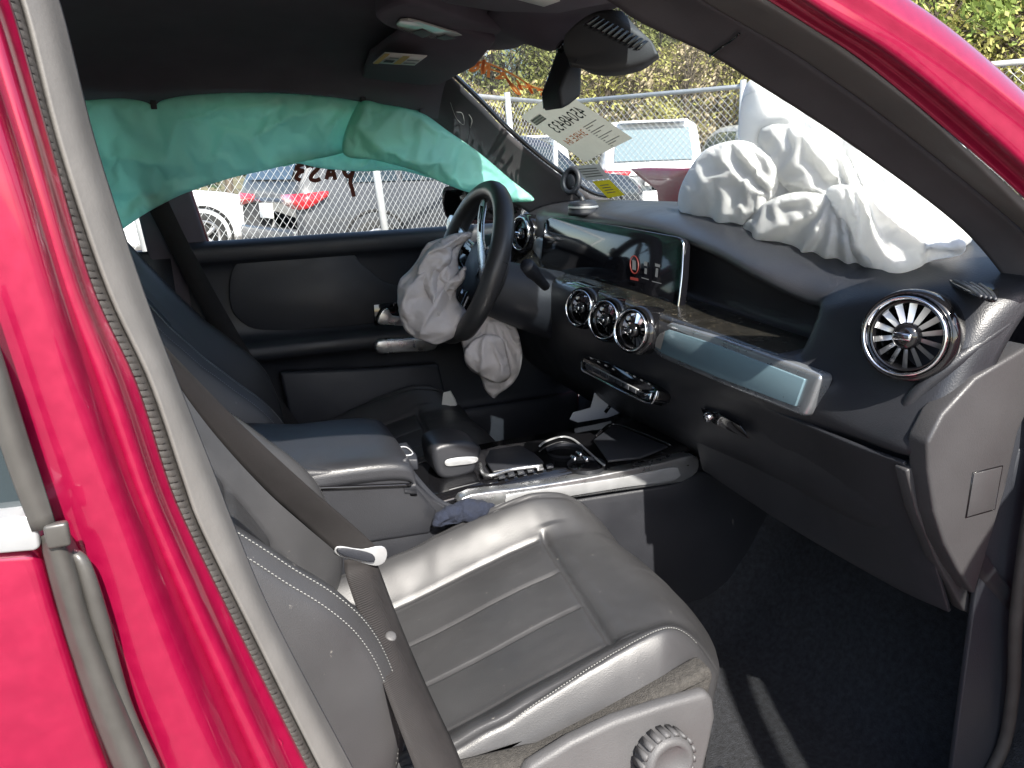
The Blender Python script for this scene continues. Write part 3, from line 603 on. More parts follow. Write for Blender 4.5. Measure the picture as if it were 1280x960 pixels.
# rear side on the driver's side, so the cabin closes behind the seats
grid('side_panel', [[Vector((x, y, z)) for z, y in ((.30, .72), (.7, .71), (1.0, .70), (1.075, .71))] for x in (-1.8, -1.0, -.4, -.13)], 'plastic', car, kr=3, thick=.04, off=1)
mesh('side_glass', [(-1.5, .74, 1.08), (-.12, .74, 1.08), (-.12, .65, 1.42), (-1.4, .65, 1.42)], [(0, 1, 2, 3)], 'side_glass', car, smooth=False)

dr = prism('door', [Vector((x, .735, z)) for x, z in ((-.12, .30), (.92, .34), (.95, .9), (.9, 1.06), (-.10, 1.075))], (0, .12, 0), 'paint', car, bev=.01)
dr['label'] = "closed driver's door with black trim"
prof = [(1.085, .715), (1.088, .695), (1.075, .672), (1.045, .672), (1.02, .69), (.93, .697), (.86, .69), (.84, .66), (.825, .648), (.80, .652), (.775, .69), (.70, .70), (.60, .695), (.585, .665), (.45, .665), (.34, .70)]
grid('panel', [[Vector((x, y + (.02 * bez((x - .75) / .15)), z - .004 * (x - .2))) for z, y in prof] for x in (-.10, .05, .2, .35, .5, .65, .8, .9)], 'plastic', dr, kr=3, kc=5)
# raised upper insert, its outline sweeping down to the handle
ins = [Q(a, b, y=.688) for a, b in [(288, 345), (300, 326), (330, 319), (400, 316), (436, 314), (452, 330), (480, 352), (512, 362), (520, 385), (470, 402), (420, 408), (330, 412), (300, 400), (288, 380)]]
prism('insert', cr(ins, 4, True), (0, -.004, 0), 'plastic', dr, bev=.003)
pk = [Q(a, b, y=.665) for a, b in [(348, 462), (460, 458), (545, 452), (560, 520), (540, 600), (380, 600)]]
prism('pocket', pk, (0, -.03, 0), 'plastic', dr, bev=.008)
lv = prism('handle', cr([Q(a, b, y=.655) for a, b in [(472, 397), (477, 387), (484, 385), (490, 394), (508, 396), (508, 406), (484, 405), (472, 404)]], 3, True), (0, -.012, 0), 'silver', dr, bev=.003)
prism('grab_handle', cr([Q(a, b, y=.645) for a, b in [(470, 424), (500, 422), (540, 420), (541, 436), (500, 439), (471, 440)]], 3, True), (0, -.018, 0), 'silver', dr, bev=.005)
prism('handle_recess', [Q(a, b, y=.688) for a, b in [(466, 380), (512, 376), (516, 408), (468, 412)]], (0, -.006, 0), 'gloss_black', dr, bev=.002)
gl = mesh('window_glass', [Vector((-.075, .742, 1.07)), Vector((.86, .742, 1.07)), Vector((.52, .655, 1.43)), Vector((-.17, .655, 1.43))], [(0, 1, 2, 3)], 'side_glass', dr, smooth=False)
gn = Vector((0, .36, .087)).normalized(); gp = Vector((0, .738, 1.07))
def wz(a, b): return QP(a * .375, b * .375, gp, gn)
for s in ([(1012, 547), (996, 552), (990, 562), (1004, 568), (1010, 570), (994, 578), (988, 592), (1002, 602)], [(1024, 548), (1028, 560)], [(1036, 558), (1050, 544), (1064, 552), (1056, 566), (1042, 580), (1036, 596), (1052, 602), (1068, 596)],
          [(1088, 598), (1096, 570), (1106, 556), (1112, 576), (1118, 600)], [(1094, 584), (1116, 580)], [(1148, 548), (1146, 570), (1158, 588), (1172, 580), (1182, 560)], [(1178, 568), (1168, 604), (1174, 630), (1180, 656)], [(1200, 556), (1230, 562), (1262, 550)]):
    stroke('pen_stroke', [wz(*p) for p in s], .010, 'ink_red', gl, gn)
# door mirror outside the driver's window
mr = prism('door_mirror', cr([Q(a, b, y=.98) for a, b in [(553, 240), (562, 232), (590, 230), (612, 236), (614, 258), (604, 276), (570, 279), (556, 268)]], 3, True), (.10, .0, -.01), 'gloss_black', car, bev=.012)
prism('mirror_glass', cr([Q(a, b, y=.978) + Vector((-.004, 0, 0)) for a, b in [(558, 246), (566, 238), (606, 238), (609, 257), (600, 271), (570, 274), (560, 265)]], 3, True), (-.002, 0, 0), 'mirror', mr, bev=0)

# ---- windshield with its shade band, header, bonnet
WB = V3((.93, .665, 1.13), (1.05, .4, 1.125), (1.10, 0, 1.125), (1.05, -.4, 1.125), (.93, -.665, 1.13))
WT = V3((.53, .555, 1.455), (.60, .35, 1.475), (.63, 0, 1.485), (.60, -.35, 1.475), (.53, -.555, 1.455))
def ws(u, v):                                    # u across (0 driver side), v up
    a, b = cr(WB, 8), cr(WT, 8); i = u * (len(a) - 1); j = min(int(i), len(a) - 2); k = i - j
    p = a[j].lerp(a[j + 1], k); q = b[j].lerp(b[j + 1], k); return p.lerp(q, v) + Vector((.02, 0, .035)) * math.sin(math.pi * v)
wsh = grid('windshield', [[ws(u / 10, v) for u in range(11)] for v in (0, .15, .3, .45, .6, .7, .78)], 'windshield', car, kr=3, kc=3)
grid('shade_band', [[ws(u / 10, v) for u in range(11)] for v in (.78, .86, .93, 1)], 'shade_band', wsh, kr=3, kc=3)
def onws(px, py):                                # where a pixel's ray meets the glass
    best = None; d = ray(px, py)
    for it in range(3):
        pass
    u, v = .3, .4
    for it in range(40):
        p = ws(u, v); e = .002; pu = (ws(u + e, v) - ws(u - e, v)) / (2 * e); pv = (ws(u, v + e) - ws(u, v - e)) / (2 * e); n = pu.cross(pv).normalized()
        q = CAM + d * ((p - CAM).dot(n) / d.dot(n)); dq = q - p
        u = min(.995, max(.005, u + .7 * dq.dot(pu) / pu.length_squared)); v = min(.995, max(.005, v + .7 * dq.dot(pv) / pv.length_squared))
    return ws(u, v), n if n.dot(CAM - q) > 0 else -n
rs = random.Random(5); pen = []
for seg in ([(583, 74), (590, 70), (597, 84), (588, 88), (600, 76)], [(601, 88), (606, 74), (603, 92), (612, 80), (611, 95)], [(612, 86), (628, 92), (620, 98), (634, 96), (640, 106)], [(628, 88), (644, 112), (650, 116), (640, 102)], [(646, 98), (652, 112), (649, 106), (660, 110)], [(658, 102), (667, 116), (664, 108), (680, 112)], [(672, 112), (690, 112), (676, 118), (688, 121)], [(585, 70), (610, 78), (640, 92), (668, 108)]):
    pts = [onws(a + rs.uniform(-1, 1), b + rs.uniform(-1, 1)) for a, b in seg]
    stroke('pen_stroke', [p + n * .002 for p, n in pts], .007, 'ink_orange', wsh, pts[0][1])
grid('cowl', [[p + Vector((.0, 0, -.012)) for p in WB], [p + Vector((.10, 0, -.05)) for p in WB], [p + Vector((.2, 0, -.05)) for p in WB]], 'plastic', car, kr=3)
hd = grid('hood', [[Vector((x, y, z - .05 * abs(y) ** 2)) for y in (-.72, -.36, 0, .36, .72)] for x, z in ((1.24, 1.07), (1.5, 1.05), (1.8, 1.0), (2.1, .90), (2.25, .78))], 'paint', car, kr=4, thick=.01, fn=lambda p, i, j: p + Vector((0, 0, .02 * nz(p, 6))))
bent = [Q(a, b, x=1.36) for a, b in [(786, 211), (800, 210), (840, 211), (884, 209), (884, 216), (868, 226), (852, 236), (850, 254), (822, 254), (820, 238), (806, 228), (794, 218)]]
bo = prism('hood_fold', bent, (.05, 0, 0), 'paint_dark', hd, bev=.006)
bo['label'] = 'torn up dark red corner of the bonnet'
for y, x in ((.80, 1.6), (-.80, 1.6)):
    grid('fender', [[Vector((x0, y, z0)), Vector((x0, y * 1.06, z0 - .06)), Vector((x0, y * 1.12, z0 - .3)), Vector((x0, y * 1.10, .35))] for x0, z0 in ((1.05, 1.02), (1.5, 1.0), (1.9, .95), (2.2, .85))], 'paint', car, kr=3, thick=.01)

# header between the lining and the glass
hy = [.60, .575, .50, .40, .25, .15, .08, .0, -.15, -.35, -.56]
hpx = [(545, 92), (556, 83), (576, 73), (600, 63), (638, 55), (668, 53), (694, 60), None, None, None, None]
hf = [Q(p[0], p[1], y=y) if p else Vector((.632 - .10 * (abs(y) / .56) ** 2, y, 1.482 - .02 * (abs(y) / .56) ** 2)) for y, p in zip(hy, hpx)]
hb = [Vector((.46, y, 1.496 - .05 * (abs(y) / .6) ** 2)) for y in hy]
grid('header', [hb, [a.lerp(b, .5) + Vector((0, 0, -.006)) for a, b in zip(hb, hf)], hf, [p + Vector((.006, 0, .012)) for p in hf]], 'lining', car, kr=4, kc=4, thick=.004)

# ---- overhead: visors with labels, lamp console, mirror base cover with grille, grab handle
vz = prism('sun_visor', cr([Vector((x, y, z)) for x, y, z in ((.33, .58, 1.452), (.33, .15, 1.487), (.50, .15, 1.472), (.505, .55, 1.435))], 2, True), (0, 0, -.016), 'lining', car, bev=.006)
lb = [Q(a, b, z=1.441) for a, b in [(466, 78), (481, 65), (534, 69), (518, 81)]]
lw = prism('warning_label', lb, (0, 0, -.0015), 'label_white', vz, bev=0)
def inq(q, u, v): return q[0].lerp(q[3], u).lerp(q[1].lerp(q[2], u), v)
for u0, u1, v0, v1, m_ in ((.0, .12, 0, 1, 'label_amber'), (.45, .62, .1, .9, 'label_amber'), (.18, .40, .2, .45, 'ink'), (.2, .42, .6, .7, 'ink_grey'), (.66, .95, .2, .3, 'ink_grey'), (.66, .95, .5, .6, 'ink_grey')):
    mesh('print', [inq(lb, u, v) + Vector((0, 0, -.0025)) for u, v in ((u0, v0), (u1, v0), (u1, v1), (u0, v1))], [(0, 1, 2, 3)], m_, lw, smooth=False)
vp = prism('sun_visor', cr([Vector((x, y, z)) for x, y, z in ((.32, -.12, 1.487), (.30, -.5, 1.46), (.46, -.50, 1.445), (.50, -.14, 1.473))], 2, True), (0, 0, -.016), 'lining', car, bev=.006)
lb2 = [Q(a, b, z=1.447) for a, b in [(622, -8), (680, 7), (700, 0), (650, -16)]]
lw2 = prism('warning_label', lb2, (0, 0, -.0015), 'label_white', vp, bev=0)
mesh('print', [inq(lb2, u, v) + Vector((0, 0, -.0025)) for u, v in ((0, 0), (1, 0), (1, .3), (0, .3))], [(0, 1, 2, 3)], 'label_amber', lw2, smooth=False)
oh = prism('lamp_console', cr([Q(a, b, z=1.47) for a, b in [(470, 20), (490, 8), (520, 4), (560, 18), (600, 32), (640, 40), (660, 52), (640, 62), (600, 62), (550, 52), (510, 42), (480, 32)]], 3, True), (0, 0, .05), 'lining', car, bev=.014, seg=4)
ln = prism('lamp_lens', cr([Q(a, b, z=1.468) for a, b in [(497, 32), (510, 22), (560, 36), (606, 50), (596, 54), (540, 46)]], 3, True), (0, 0, -.004), 'lamp_lens', oh, bev=.001)
for q in ([(514, 38), (528, 34), (540, 40), (528, 45)], [(545, 45), (556, 41), (582, 49), (574, 53)]):
    prism('switch', [Q(a, b, z=1.466) for a, b in q], (0, 0, -.004), 'plastic_grey', oh, bev=.001)
gh = tube('grab_handle', [Q(a, b, y=.58) for a, b in [(265, 62), (285, 58), (320, 57), (360, 60), (385, 66), (400, 74)]], [.008, .009, .008, .008, .009, .007], 'plastic', car, n=8)
box('coat_hook', Q(276, 61, y=.585), (.018, .006, .004), 'label_amber', gh, bev=.002)
# ---- the open front passenger door, swung wide beside the camera
TH = R(72); dd = Vector((-math.cos(TH), -math.sin(TH), 0)); dn = Vector((-dd.y, dd.x, 0)); hg = Vector((.97, -.86, 0))
def D_(s, z, o=0): return hg + dd * s + dn * o + Vector((0, 0, z))
od = prism('door', [D_(s, z) for s, z in ((.02, .36), (1.12, .34), (1.16, .60), (1.16, 1.04), (.9, 1.05), (.04, 1.04))], dn * -.10, 'paint', car, bev=.02, seg=3)
od['label'] = 'open crimson front passenger door'
prism('panel', [D_(s, z, .006) for s, z in ((.06, .40), (1.08, .38), (1.12, .60), (1.12, 1.02), (.08, 1.02))], dn * .03, 'plastic', od, bev=.015)
tube('window_frame', [D_(.05, 1.04, -.05), D_(.30, 1.20, -.045), D_(.60, 1.37, -.03), D_(.85, 1.44, -.02), D_(1.10, 1.46, -.01), D_(1.15, 1.40, -.01), D_(1.15, 1.04, -.05)], .022, 'paint', od, n=8)
mesh('window_glass', [D_(.05, 1.04, -.05), D_(1.14, 1.04, -.05), D_(1.14, 1.44, -.012), D_(.85, 1.43, -.02), D_(.60, 1.36, -.03), D_(.30, 1.19, -.045)], [(0, 1, 2, 3, 4, 5)], 'side_glass', od, smooth=False)
grid('firewall', [[Vector((1.13, y, z)) for y in (-.75, -.3, .3, .75)] for z in (.5, .8, 1.11)], 'lining', car, kr=3)

# ================================================================ DASHBOARD
dash = thing('dashboard', 'black dashboard with a long screen and round chrome air vents', 'dashboard', (.8, 0, .62))
SEC = {.735: [(.93, 1.125), (.87, 1.128), (.81, 1.118), (.775, 1.10), (.76, 1.08), (.75, 1.03), (.735, 1.0), (.715, .97), (.70, .92), (.71, .84), (.75, .72), (.86, .62)],
       .60: [(.97, 1.128), (.88, 1.135), (.80, 1.126), (.762, 1.107), (.748, 1.08), (.74, 1.03), (.725, 1.0), (.705, .975), (.69, .92), (.70, .84), (.74, .72), (.86, .62)],
       .47: [(1.01, 1.128), (.90, 1.138), (.80, 1.128), (.765, 1.112), (.765, 1.08), (.76, 1.0), (.72, .985), (.69, .97), (.68, .92), (.69, .84), (.73, .74), (.86, .62)],
       .2: [(1.06, 1.128), (.93, 1.14), (.81, 1.13), (.768, 1.112), (.775, 1.08), (.775, 1.0), (.71, .987), (.665, .98), (.655, .92), (.67, .85), (.715, .75), (.84, .64)],
       0: [(1.08, 1.128), (.95, 1.14), (.82, 1.128), (.768, 1.108), (.778, 1.08), (.778, 1.0), (.705, .987), (.66, .98), (.65, .92), (.665, .85), (.71, .76), (.82, .66)],
       -.2: [(1.06, 1.128), (.93, 1.132), (.80, 1.112), (.745, 1.09), (.768, 1.07), (.778, .99), (.70, .982), (.658, .974), (.655, .92), (.68, .85), (.72, .76), (.85, .64)],
       -.33: [(1.03, 1.127), (.90, 1.12), (.78, 1.092), (.726, 1.070), (.755, 1.052), (.772, .985), (.70, .978), (.662, .971), (.66, .915), (.69, .85), (.73, .76), (.86, .64)],
       -.43: [(1.0, 1.126), (.88, 1.11), (.775, 1.075), (.735, 1.046), (.765, 1.03), (.768, .982), (.70, .974), (.666, .968), (.664, .91), (.70, .85), (.735, .76), (.87, .64)],
       -.468: [(.98, 1.126), (.87, 1.108), (.772, 1.072), (.738, 1.045), (.75, 1.025), (.748, .982), (.698, .974), (.667, .966), (.666, .91), (.70, .85), (.735, .76), (.87, .64)],
       -.485: [(.975, 1.126), (.865, 1.107), (.772, 1.072), (.736, 1.045), (.72, 1.02), (.705, .99), (.69, .972), (.668, .962), (.667, .91), (.70, .85), (.735, .76), (.87, .64)],
       -.54: [(.96, 1.125), (.85, 1.106), (.775, 1.08), (.740, 1.058), (.722, 1.03), (.705, .99), (.69, .965), (.676, .945), (.672, .91), (.70, .86), (.735, .76), (.87, .64)],
       -.62: [(.935, 1.122), (.84, 1.106), (.785, 1.09), (.752, 1.075), (.735, 1.045), (.712, .995), (.695, .955), (.682, .925), (.680, .905), (.70, .885), (.74, .76), (.87, .64)],
       -.675: [(.92, 1.12), (.845, 1.105), (.795, 1.09), (.765, 1.075), (.742, 1.045), (.718, .995), (.70, .955), (.685, .925), (.683, .905), (.71, .89), (.75, .77), (.87, .65)],
       -.700: [(.91, 1.115), (.85, 1.098), (.805, 1.082), (.778, 1.066), (.752, 1.038), (.728, .99), (.71, .952), (.696, .928), (.695, .91), (.72, .89), (.76, .78), (.87, .66)],
       -.708: [(.90, 1.10), (.855, 1.085), (.82, 1.068), (.80, 1.05), (.78, 1.02), (.76, .98), (.745, .95), (.735, .93), (.735, .915), (.75, .89), (.78, .79), (.87, .68)]}
yk = sorted(SEC, reverse=True)
rows = [[Vector((x, y, z)) for x, z in SEC[y]] for y in yk]
rows = [[p for p in cr(r, 5)] for r in rows]
rows = [list(x) for x in zip(*[cr(c, 5) for c in zip(*rows)])]; nc = len(rows[0])
fs = gridfaces(len(rows), nc); mi = []
for i in range(len(fs)):
    c = i % (nc - 1); mi.append(1 if 26 <= c < 35 and rows[i // (nc - 1)][0].y > -.462 else 0)
body = mesh('dash_body', [p for r in rows for p in r], fs, ['dashskin', 'dusty_gloss'], dash, mi=mi); solid(body, .004, 1)
body['label'] = 'grained black dashboard skin'

# long screen standing on the ledge
sp_, sn = Vector((.728, 0, 1.04)), Vector((-1, 0, .16)).normalized()
def S_(a, b, o=0): return QP(a, b, sp_, sn) + sn * o
so_ = [(680, 279), (684, 273), (692, 271), (770, 282), (846, 296), (853, 300), (855, 307), (853, 345), (849, 380), (847, 387), (840, 389), (800, 375), (740, 354), (684, 335), (677, 331), (676, 326), (678, 300)]
scr = prism('screen', [S_(a, b) for a, b in so_], -sn * .014, 'screen', dash, bev=.002)
tube('screen_edge', [S_(a, b, .001) for a, b in [(853, 301), (855, 308), (853, 345), (849, 380), (847, 387), (840, 389)]], .0022, 'chrome', scr, n=8)
ic = [(794 + 5.2 * math.cos(t * .524), 331 + 11 * math.sin(t * .524) + 1.2 * math.cos(t * .524)) for t in range(12)]
tube('icon', [S_(a, b, .002) for a, b in ic], .0012, 'icon_red', scr, n=5, k=2, closed=True)
for q in ([(791.5, 325), (796, 326), (796, 338), (791.5, 337)], [(806.5, 327), (810.5, 328), (810, 333), (806, 332)], [(807, 335), (810, 336), (809.5, 343), (806.5, 342)], [(820, 329), (826.5, 331), (826, 334.5), (820, 333)], [(821, 335), (824, 336), (823, 347), (820, 346)], [(803, 346.5), (812, 349), (812, 350.2), (803, 347.7)], [(816, 351), (828, 354), (828, 355.2), (816, 352.2)]):
    mesh('icon', [S_(a, b, .002) for a, b in q], [(0, 1, 2, 3)], 'icon_grey', scr, smooth=False)
mesh('icon', [S_(a, b, .002) for a, b in [(789, 346), (799, 348), (799, 351.5), (789, 349.5)]], [(0, 1, 2, 3)], 'icon_red', scr, smooth=False)
# hood over the screen's left end and slatted filler beside it
prism('filler_panel', [Q(a, b, x=.735) for a, b in [(652, 318), (672, 296), (680, 300), (674, 336), (660, 336)]], (.01, 0, 0), 'satin', dash, bev=.003)

# round turbine vents
def vent(c, r, ax, fins, label=None, knob=True):
    c = Vector(c); a, u, s = frame(ax)
    v = lathe('air_vent', [(r * 1.02, -.10), (r * 1.22, -.05), (r * 1.24, -.012), (r * 1.17, .004), (r * 1.08, .003), (r * 1.02, -.006)], c, a, 'gloss_black', dash, n=48)
    if label: v['label'] = label
    lathe('ring', [(r * 1.05, -.004), (r * 1.055, .008), (r * 1.02, .012), (r * .975, .009), (r * .95, -.004)], c, a, 'chrome', v, n=48)
    lathe('inner_ring', [(r * .95, -.002), (r * .91, .003), (r * .86, -.004), (r * .84, -.02)], c, a, 'gloss_black', v, n=48)
    lathe('bowl', [(r * .93, -.004), (r * .88, -.022), (r * .55, -.034), (0, -.036)], c, a, 'gloss_black' if r > .04 else 'satin', v, n=40)
    fm = None
    for k in range(fins):
        th = 2 * math.pi * k / fins; d = u * math.cos(th) + s * math.sin(th); t = a.cross(d)
        pts = []
        for q, tw, h in ((.30, .5, -.004), (.55, .55, -.006), (.80, .6, -.008), (.92, .6, -.008)):
            e = (t * math.cos(tw) + a * math.sin(tw)); wd = r * (.045 + .055 * q); cc = c + d * (r * q) + a * h; pts.append([cc - e * wd, cc + e * wd])
        f_ = mesh('fin', [p for x in pts for p in x] + [p - a * .002 for x in pts for p in x], gridfaces(4, 2) + [tuple(x + 8 for x in g_[::-1]) for g_ in gridfaces(4, 2)], 'chrome' if r < .04 else 'silver', v)
    lathe('hub', [(r * .36, -.02), (r * .36, .002), (r * .30, .008), (r * .16, .009), (0, .007)], c, a, 'gloss_black', v, n=28)
    if knob:
        box('knob', c + a * .012, (r * .10, r * .24, .005), 'chrome', v, ax=(u, s, a), bev=.002)
        box('knob_face', c + a * .0165, (r * .055, r * .18, .002), 'gloss_black', v, ax=(u, s, a), bev=.001)
    return v
vent(Q(1133, 420, y=-.658), .0435, (-.90, -.42, .14), 14, 'round chrome air vent at the passenger end')
for i, (px, py, y) in enumerate(((727, 385, .09), (758, 400, -.03), (792, 413, -.15))):
    vent(Q(px, py, y=y), .0345, (-.93, -.32, .16), 14)
vent(Q(653, 292, y=.62), .041, (-.97, -.18, .12), 14, "round air vent at the driver's end")
# gloss panel the centre vents sit in
gp_ = [Q(a, b, x=.668) for a, b in [(700, 352), (740, 362), (800, 384), (826, 396), (838, 412), (822, 440), (812, 462), (800, 462), (760, 442), (710, 415), (698, 395)]]
prism('vent_panel', cr(gp_, 2, True), (.03, 0, 0), 'gloss_black', dash, bev=.006)
tube('panel_edge', [Q(a, b, x=.664) for a, b in [(812, 410), (817, 430), (814, 452), (806, 460), (796, 458)]], .0012, 'chrome', dash, n=6)

# long metal-look panel
mp, mn = Vector((.652, -.3, .945)), Vector((-1, -.02, .10)).normalized()
def M_(a, b, o=0): return QP(a, b, mp, mn) + mn * o
mo = [(819, 414), (826, 405), (838, 403), (900, 422), (1022, 467), (1026, 472), (1012, 508), (1004, 521), (996, 519), (900, 480), (824, 447), (816, 440), (815, 428)]
tr_ = prism('trim_panel', [M_(a, b) for a, b in mo], -mn * .024, 'trim_frame', dash, bev=.006, seg=4)
tr_['label'] = 'long silver framed blue grey trim panel'
mi_ = [(829, 416), (838, 412), (900, 432), (1008, 474), (996, 508), (900, 472), (830, 442), (821, 435), (822, 424)]
prism('inlay', [M_(a, b, .0035) for a, b in mi_], -mn * .006, 'bluegrey', tr_, bev=.001)
mesh('inlay_end', [M_(a, b, .005) for a, b in [(828, 417), (835, 413.5), (829, 437), (822, 433), (823, 424)]], [(0, 1, 2, 3, 4)], 'silver', tr_, smooth=False)

# climate panel with its row of keys
hp_, hn = Vector((.650, 0, .845)), Vector((-1, 0, .35)).normalized()
def H_(a, b, o=0): return QP(a, b, hp_, hn) + hn * o
cp = prism('climate_panel', [H_(a, b) for a, b in [(727, 449), (732, 444), (760, 452), (818, 482), (823, 488), (820, 500), (812, 504), (780, 490), (732, 465), (727, 460)]], -hn * .03, 'gloss_black', dash, bev=.003)
tube('chrome_edge', [H_(a, b, .002) for a, b in [(728, 452), (729, 462), (736, 467), (780, 490), (811, 504), (819, 500), (823, 488)]], .0018, 'chrome', cp, n=7)
tube('chrome_bar', [H_(a, b, .003) for a, b in [(736, 455), (765, 470), (800, 488)]], .0016, 'satin', cp, n=7, k=3)
for i in range(8):
    a = 735 + i * 9.2; b = 455 + i * 4.7
    prism('button', [H_(a + dx, b + dy, .002) for dx, dy in ((0, 0), (7.5, 3.8), (7.0, 9.5), (-.5, 5.6))], hn * .003, 'plastic', cp, bev=.0008)
    stroke('button_mark', [H_(738 + i * 9.2 + (8 if i > 3 else 0), 447 + i * 4.6, .0012), H_(741 + i * 9.2 + (8 if i > 3 else 0), 448.6 + i * 4.6, .0012)], .0025, 'icon_grey', cp, hn)
prism('rocker', [H_(a, b, .002) for a, b in [(801, 490), (812, 493), (818, 492), (816, 500), (806, 499)]], hn * .005, 'chrome', cp, bev=.001)

# glovebox lid, latch and the lid's thick edge
gb = [[Vector((x + .001, y, z)) for x, z in pr] for y, pr in ((-.20, [(.662, .905), (.682, .85), (.715, .77), (.735, .70)]), (-.4, [(.666, .90), (.695, .85), (.728, .77), (.75, .68)]), (-.6, [(.672, .895), (.695, .85), (.735, .76), (.77, .67)]), (-.682, [(.682, .893), (.705, .85), (.745, .76), (.785, .67)]))]
gbo = grid('glovebox', gb, 'dashskin', dash, kr=6, kc=6, thick=.006, off=0); bevel(gbo, .002, 3, 60)
def onG(a, b): return QP(a, b, (.690, -.3, .825), Vector((-.9, -.02, -.42)))
lt = prism('latch', [onG(a, b) for a, b in [(877, 509), (899, 516), (926, 531), (938, 548), (920, 541), (884, 525)]], (-.0025, 0, -.001), 'gloss_black', gbo, bev=.002)
lathe('lock', [(.0085, -.004), (.0085, .006), (.007, .008), (0, .007)], onG(887, 520), (-.9, -.1, -.4), 'chrome', lt, n=20)
box('lock_slot', onG(887, 520) + Vector((-.009, 0, -.003)), (.001, .0015, .0045), 'gloss_black', lt, bev=0)
# end cap with its fuse hatch
ec = [(1290, 430), (1220, 472), (1178, 518), (1160, 553), (1161, 590), (1168, 640), (1180, 680), (1198, 715), (1219, 745), (1240, 672), (1258, 612), (1274, 540), (1292, 500)]
cap = prism('end_cap', [Q(a, b, y=-.7145) for a, b in ec], (0, .03, 0), 'dash_end_sunlit', dash, bev=.005, seg=4)
prism('fuse_hatch', [Q(a, b, y=-.7150) for a, b in [(1217, 592), (1252, 583), (1242, 636), (1208, 646)]], (0, -.0012, 0), 'dash_end_sunlit', cap, bev=.0006)
tube('hatch_gap', [Q(a, b, y=-.7148) for a, b in [(1216, 591), (1253, 582), (1243, 637), (1207, 647)]], .0009, 'gloss_black', cap, n=5, k=1, closed=True)
prism('lid_edge', [Q(a, b, y=-.690) for a, b in [(1133, 588), (1152, 579), (1157, 600), (1168, 650), (1186, 695), (1214, 745), (1216, 768), (1205, 765), (1170, 700), (1146, 640)]], (0, .02, 0), 'dash_end_sunlit', dash, bev=.003)
tube('skin_fold', [Q(1117, 560, y=-.64), Q(1128, 520, y=-.655), Q(1150, 488, y=-.672), Q(1185, 458, y=-.69), Q(1225, 428, y=-.70), Q(1262, 402, y=-.705)], [.004, .008, .009, .009, .008, .006], 'dashskin', dash, n=10)
# demister slots on top
dv = prism('demister_vent', cr([Q(a, b, z=1.088) for a, b in [(1182, 351), (1205, 346), (1236, 352), (1248, 366), (1244, 378), (1225, 374)]], 3, True), (0, 0, .004), 'gloss_black', dash, bev=.001)
for k in range(4):
    tube('slat', [Q(1192 + k * 11, 351 + k * 1.5, z=1.093), Q(1212 + k * 9, 360 + k * 2, z=1.093), Q(1226 + k * 6, 371 + k * 1.2, z=1.093)], .0022, 'plastic', dv, n=6, k=3)
# lower driver side: column shroud, stalk
tube('column_shroud', [Vector((.50, .37, .985)), Vector((.56, .37, .965)), Vector((.64, .37, .935)), Vector((.74, .37, .90))], [.055, .066, .075, .085], 'plastic', dash, n=20, k=5)
tube('wiper_stalk', [Q(682, 358, y=.23), Q(671, 346, y=.20), Q(664, 338, y=.185), Q(658, 331, y=.17)], [.010, .012, .016, .014], 'plastic', dash, n=12)
tube('gear_stalk', [Vector((.56, .40, .96)), Vector((.57, .46, .955)), Vector((.57, .54, .95))], [.008, .009, .012], 'plastic', dash, n=10)

# ================================================================ REAR VIEW MIRROR AND ITS COVER
cov = thing('mirror_base_cover', 'dark grey sensor cover with louvres at the top of the windshield', 'cover', Q(770, 60, y=-.03))
rowsC = [[Q(a, b, y=y - .06) for a, b, y in r] for r in (
    [(706, 44, .04), (722, 28, .02), (742, 16, 0), (760, 12, -.01), (778, 14, -.02)],
    [(704, 58, .045), (722, 50, .02), (750, 38, -.01), (778, 32, -.04), (796, 34, -.05)],
    [(708, 70, .04), (730, 70, .015), (762, 62, -.02), (795, 54, -.055), (815, 52, -.07)],
    [(716, 80, .02), (738, 86, 0), (768, 86, -.03), (800, 78, -.06), (822, 68, -.08)],
    [(724, 84, .03), (742, 93, .02), (770, 95, 0), (802, 88, -.04), (825, 72, -.07)])]
grid('shell', rowsC, 'plastic_grey', cov, kr=6, kc=6, thick=.01, off=1)
for k in range(11):
    x0, y0 = 733 + k * 6.3, 30 + k * 3.1
    q = [(x0, y0), (x0 + 4.0, y0 + 1.6), (x0 + 17 - k * .2, y0 - 9.5), (x0 + 13.5 - k * .2, y0 - 11)]
    prism('louvre', [Q(a, b, y=-.128 - .0032 * k) for a, b in q], (0, .016, 0), 'gloss_black', cov, bev=.0006)
mir = thing('rear_view_mirror', 'black rear view mirror hanging from the windshield top', 'mirror', Q(700, 110, y=.02))
mq = [(697, 61), (687, 88), (676, 116), (679, 140), (690, 134), (704, 123), (705, 64)]
mx_ = (Q(729, 96, y=-.02) - Q(705, 96, y=.045)); mx_.z = 0
prism('housing', [Q(a, b, y=.05) for a, b in mq], mx_, 'plastic', mir, bev=.009, seg=4)
prism('mirror_glass', [Q(a, b, y=.05) - mx_ * .02 for a, b in [(696.5, 66), (688, 90), (678, 117), (680, 136), (690, 130), (702.5, 120), (703, 69)]], -mx_ * .03, 'mirror', mir, bev=0)
tube('stem', [Q(699, 56, y=.03), Q(706, 62, y=.03), Q(714, 72, y=.03)], [.011, .010, .012], 'gloss_black', mir, n=10)
box('indicator', Q(715, 86, y=.0), (.002, .003, .006), 'label_white', mir, bev=.0006)

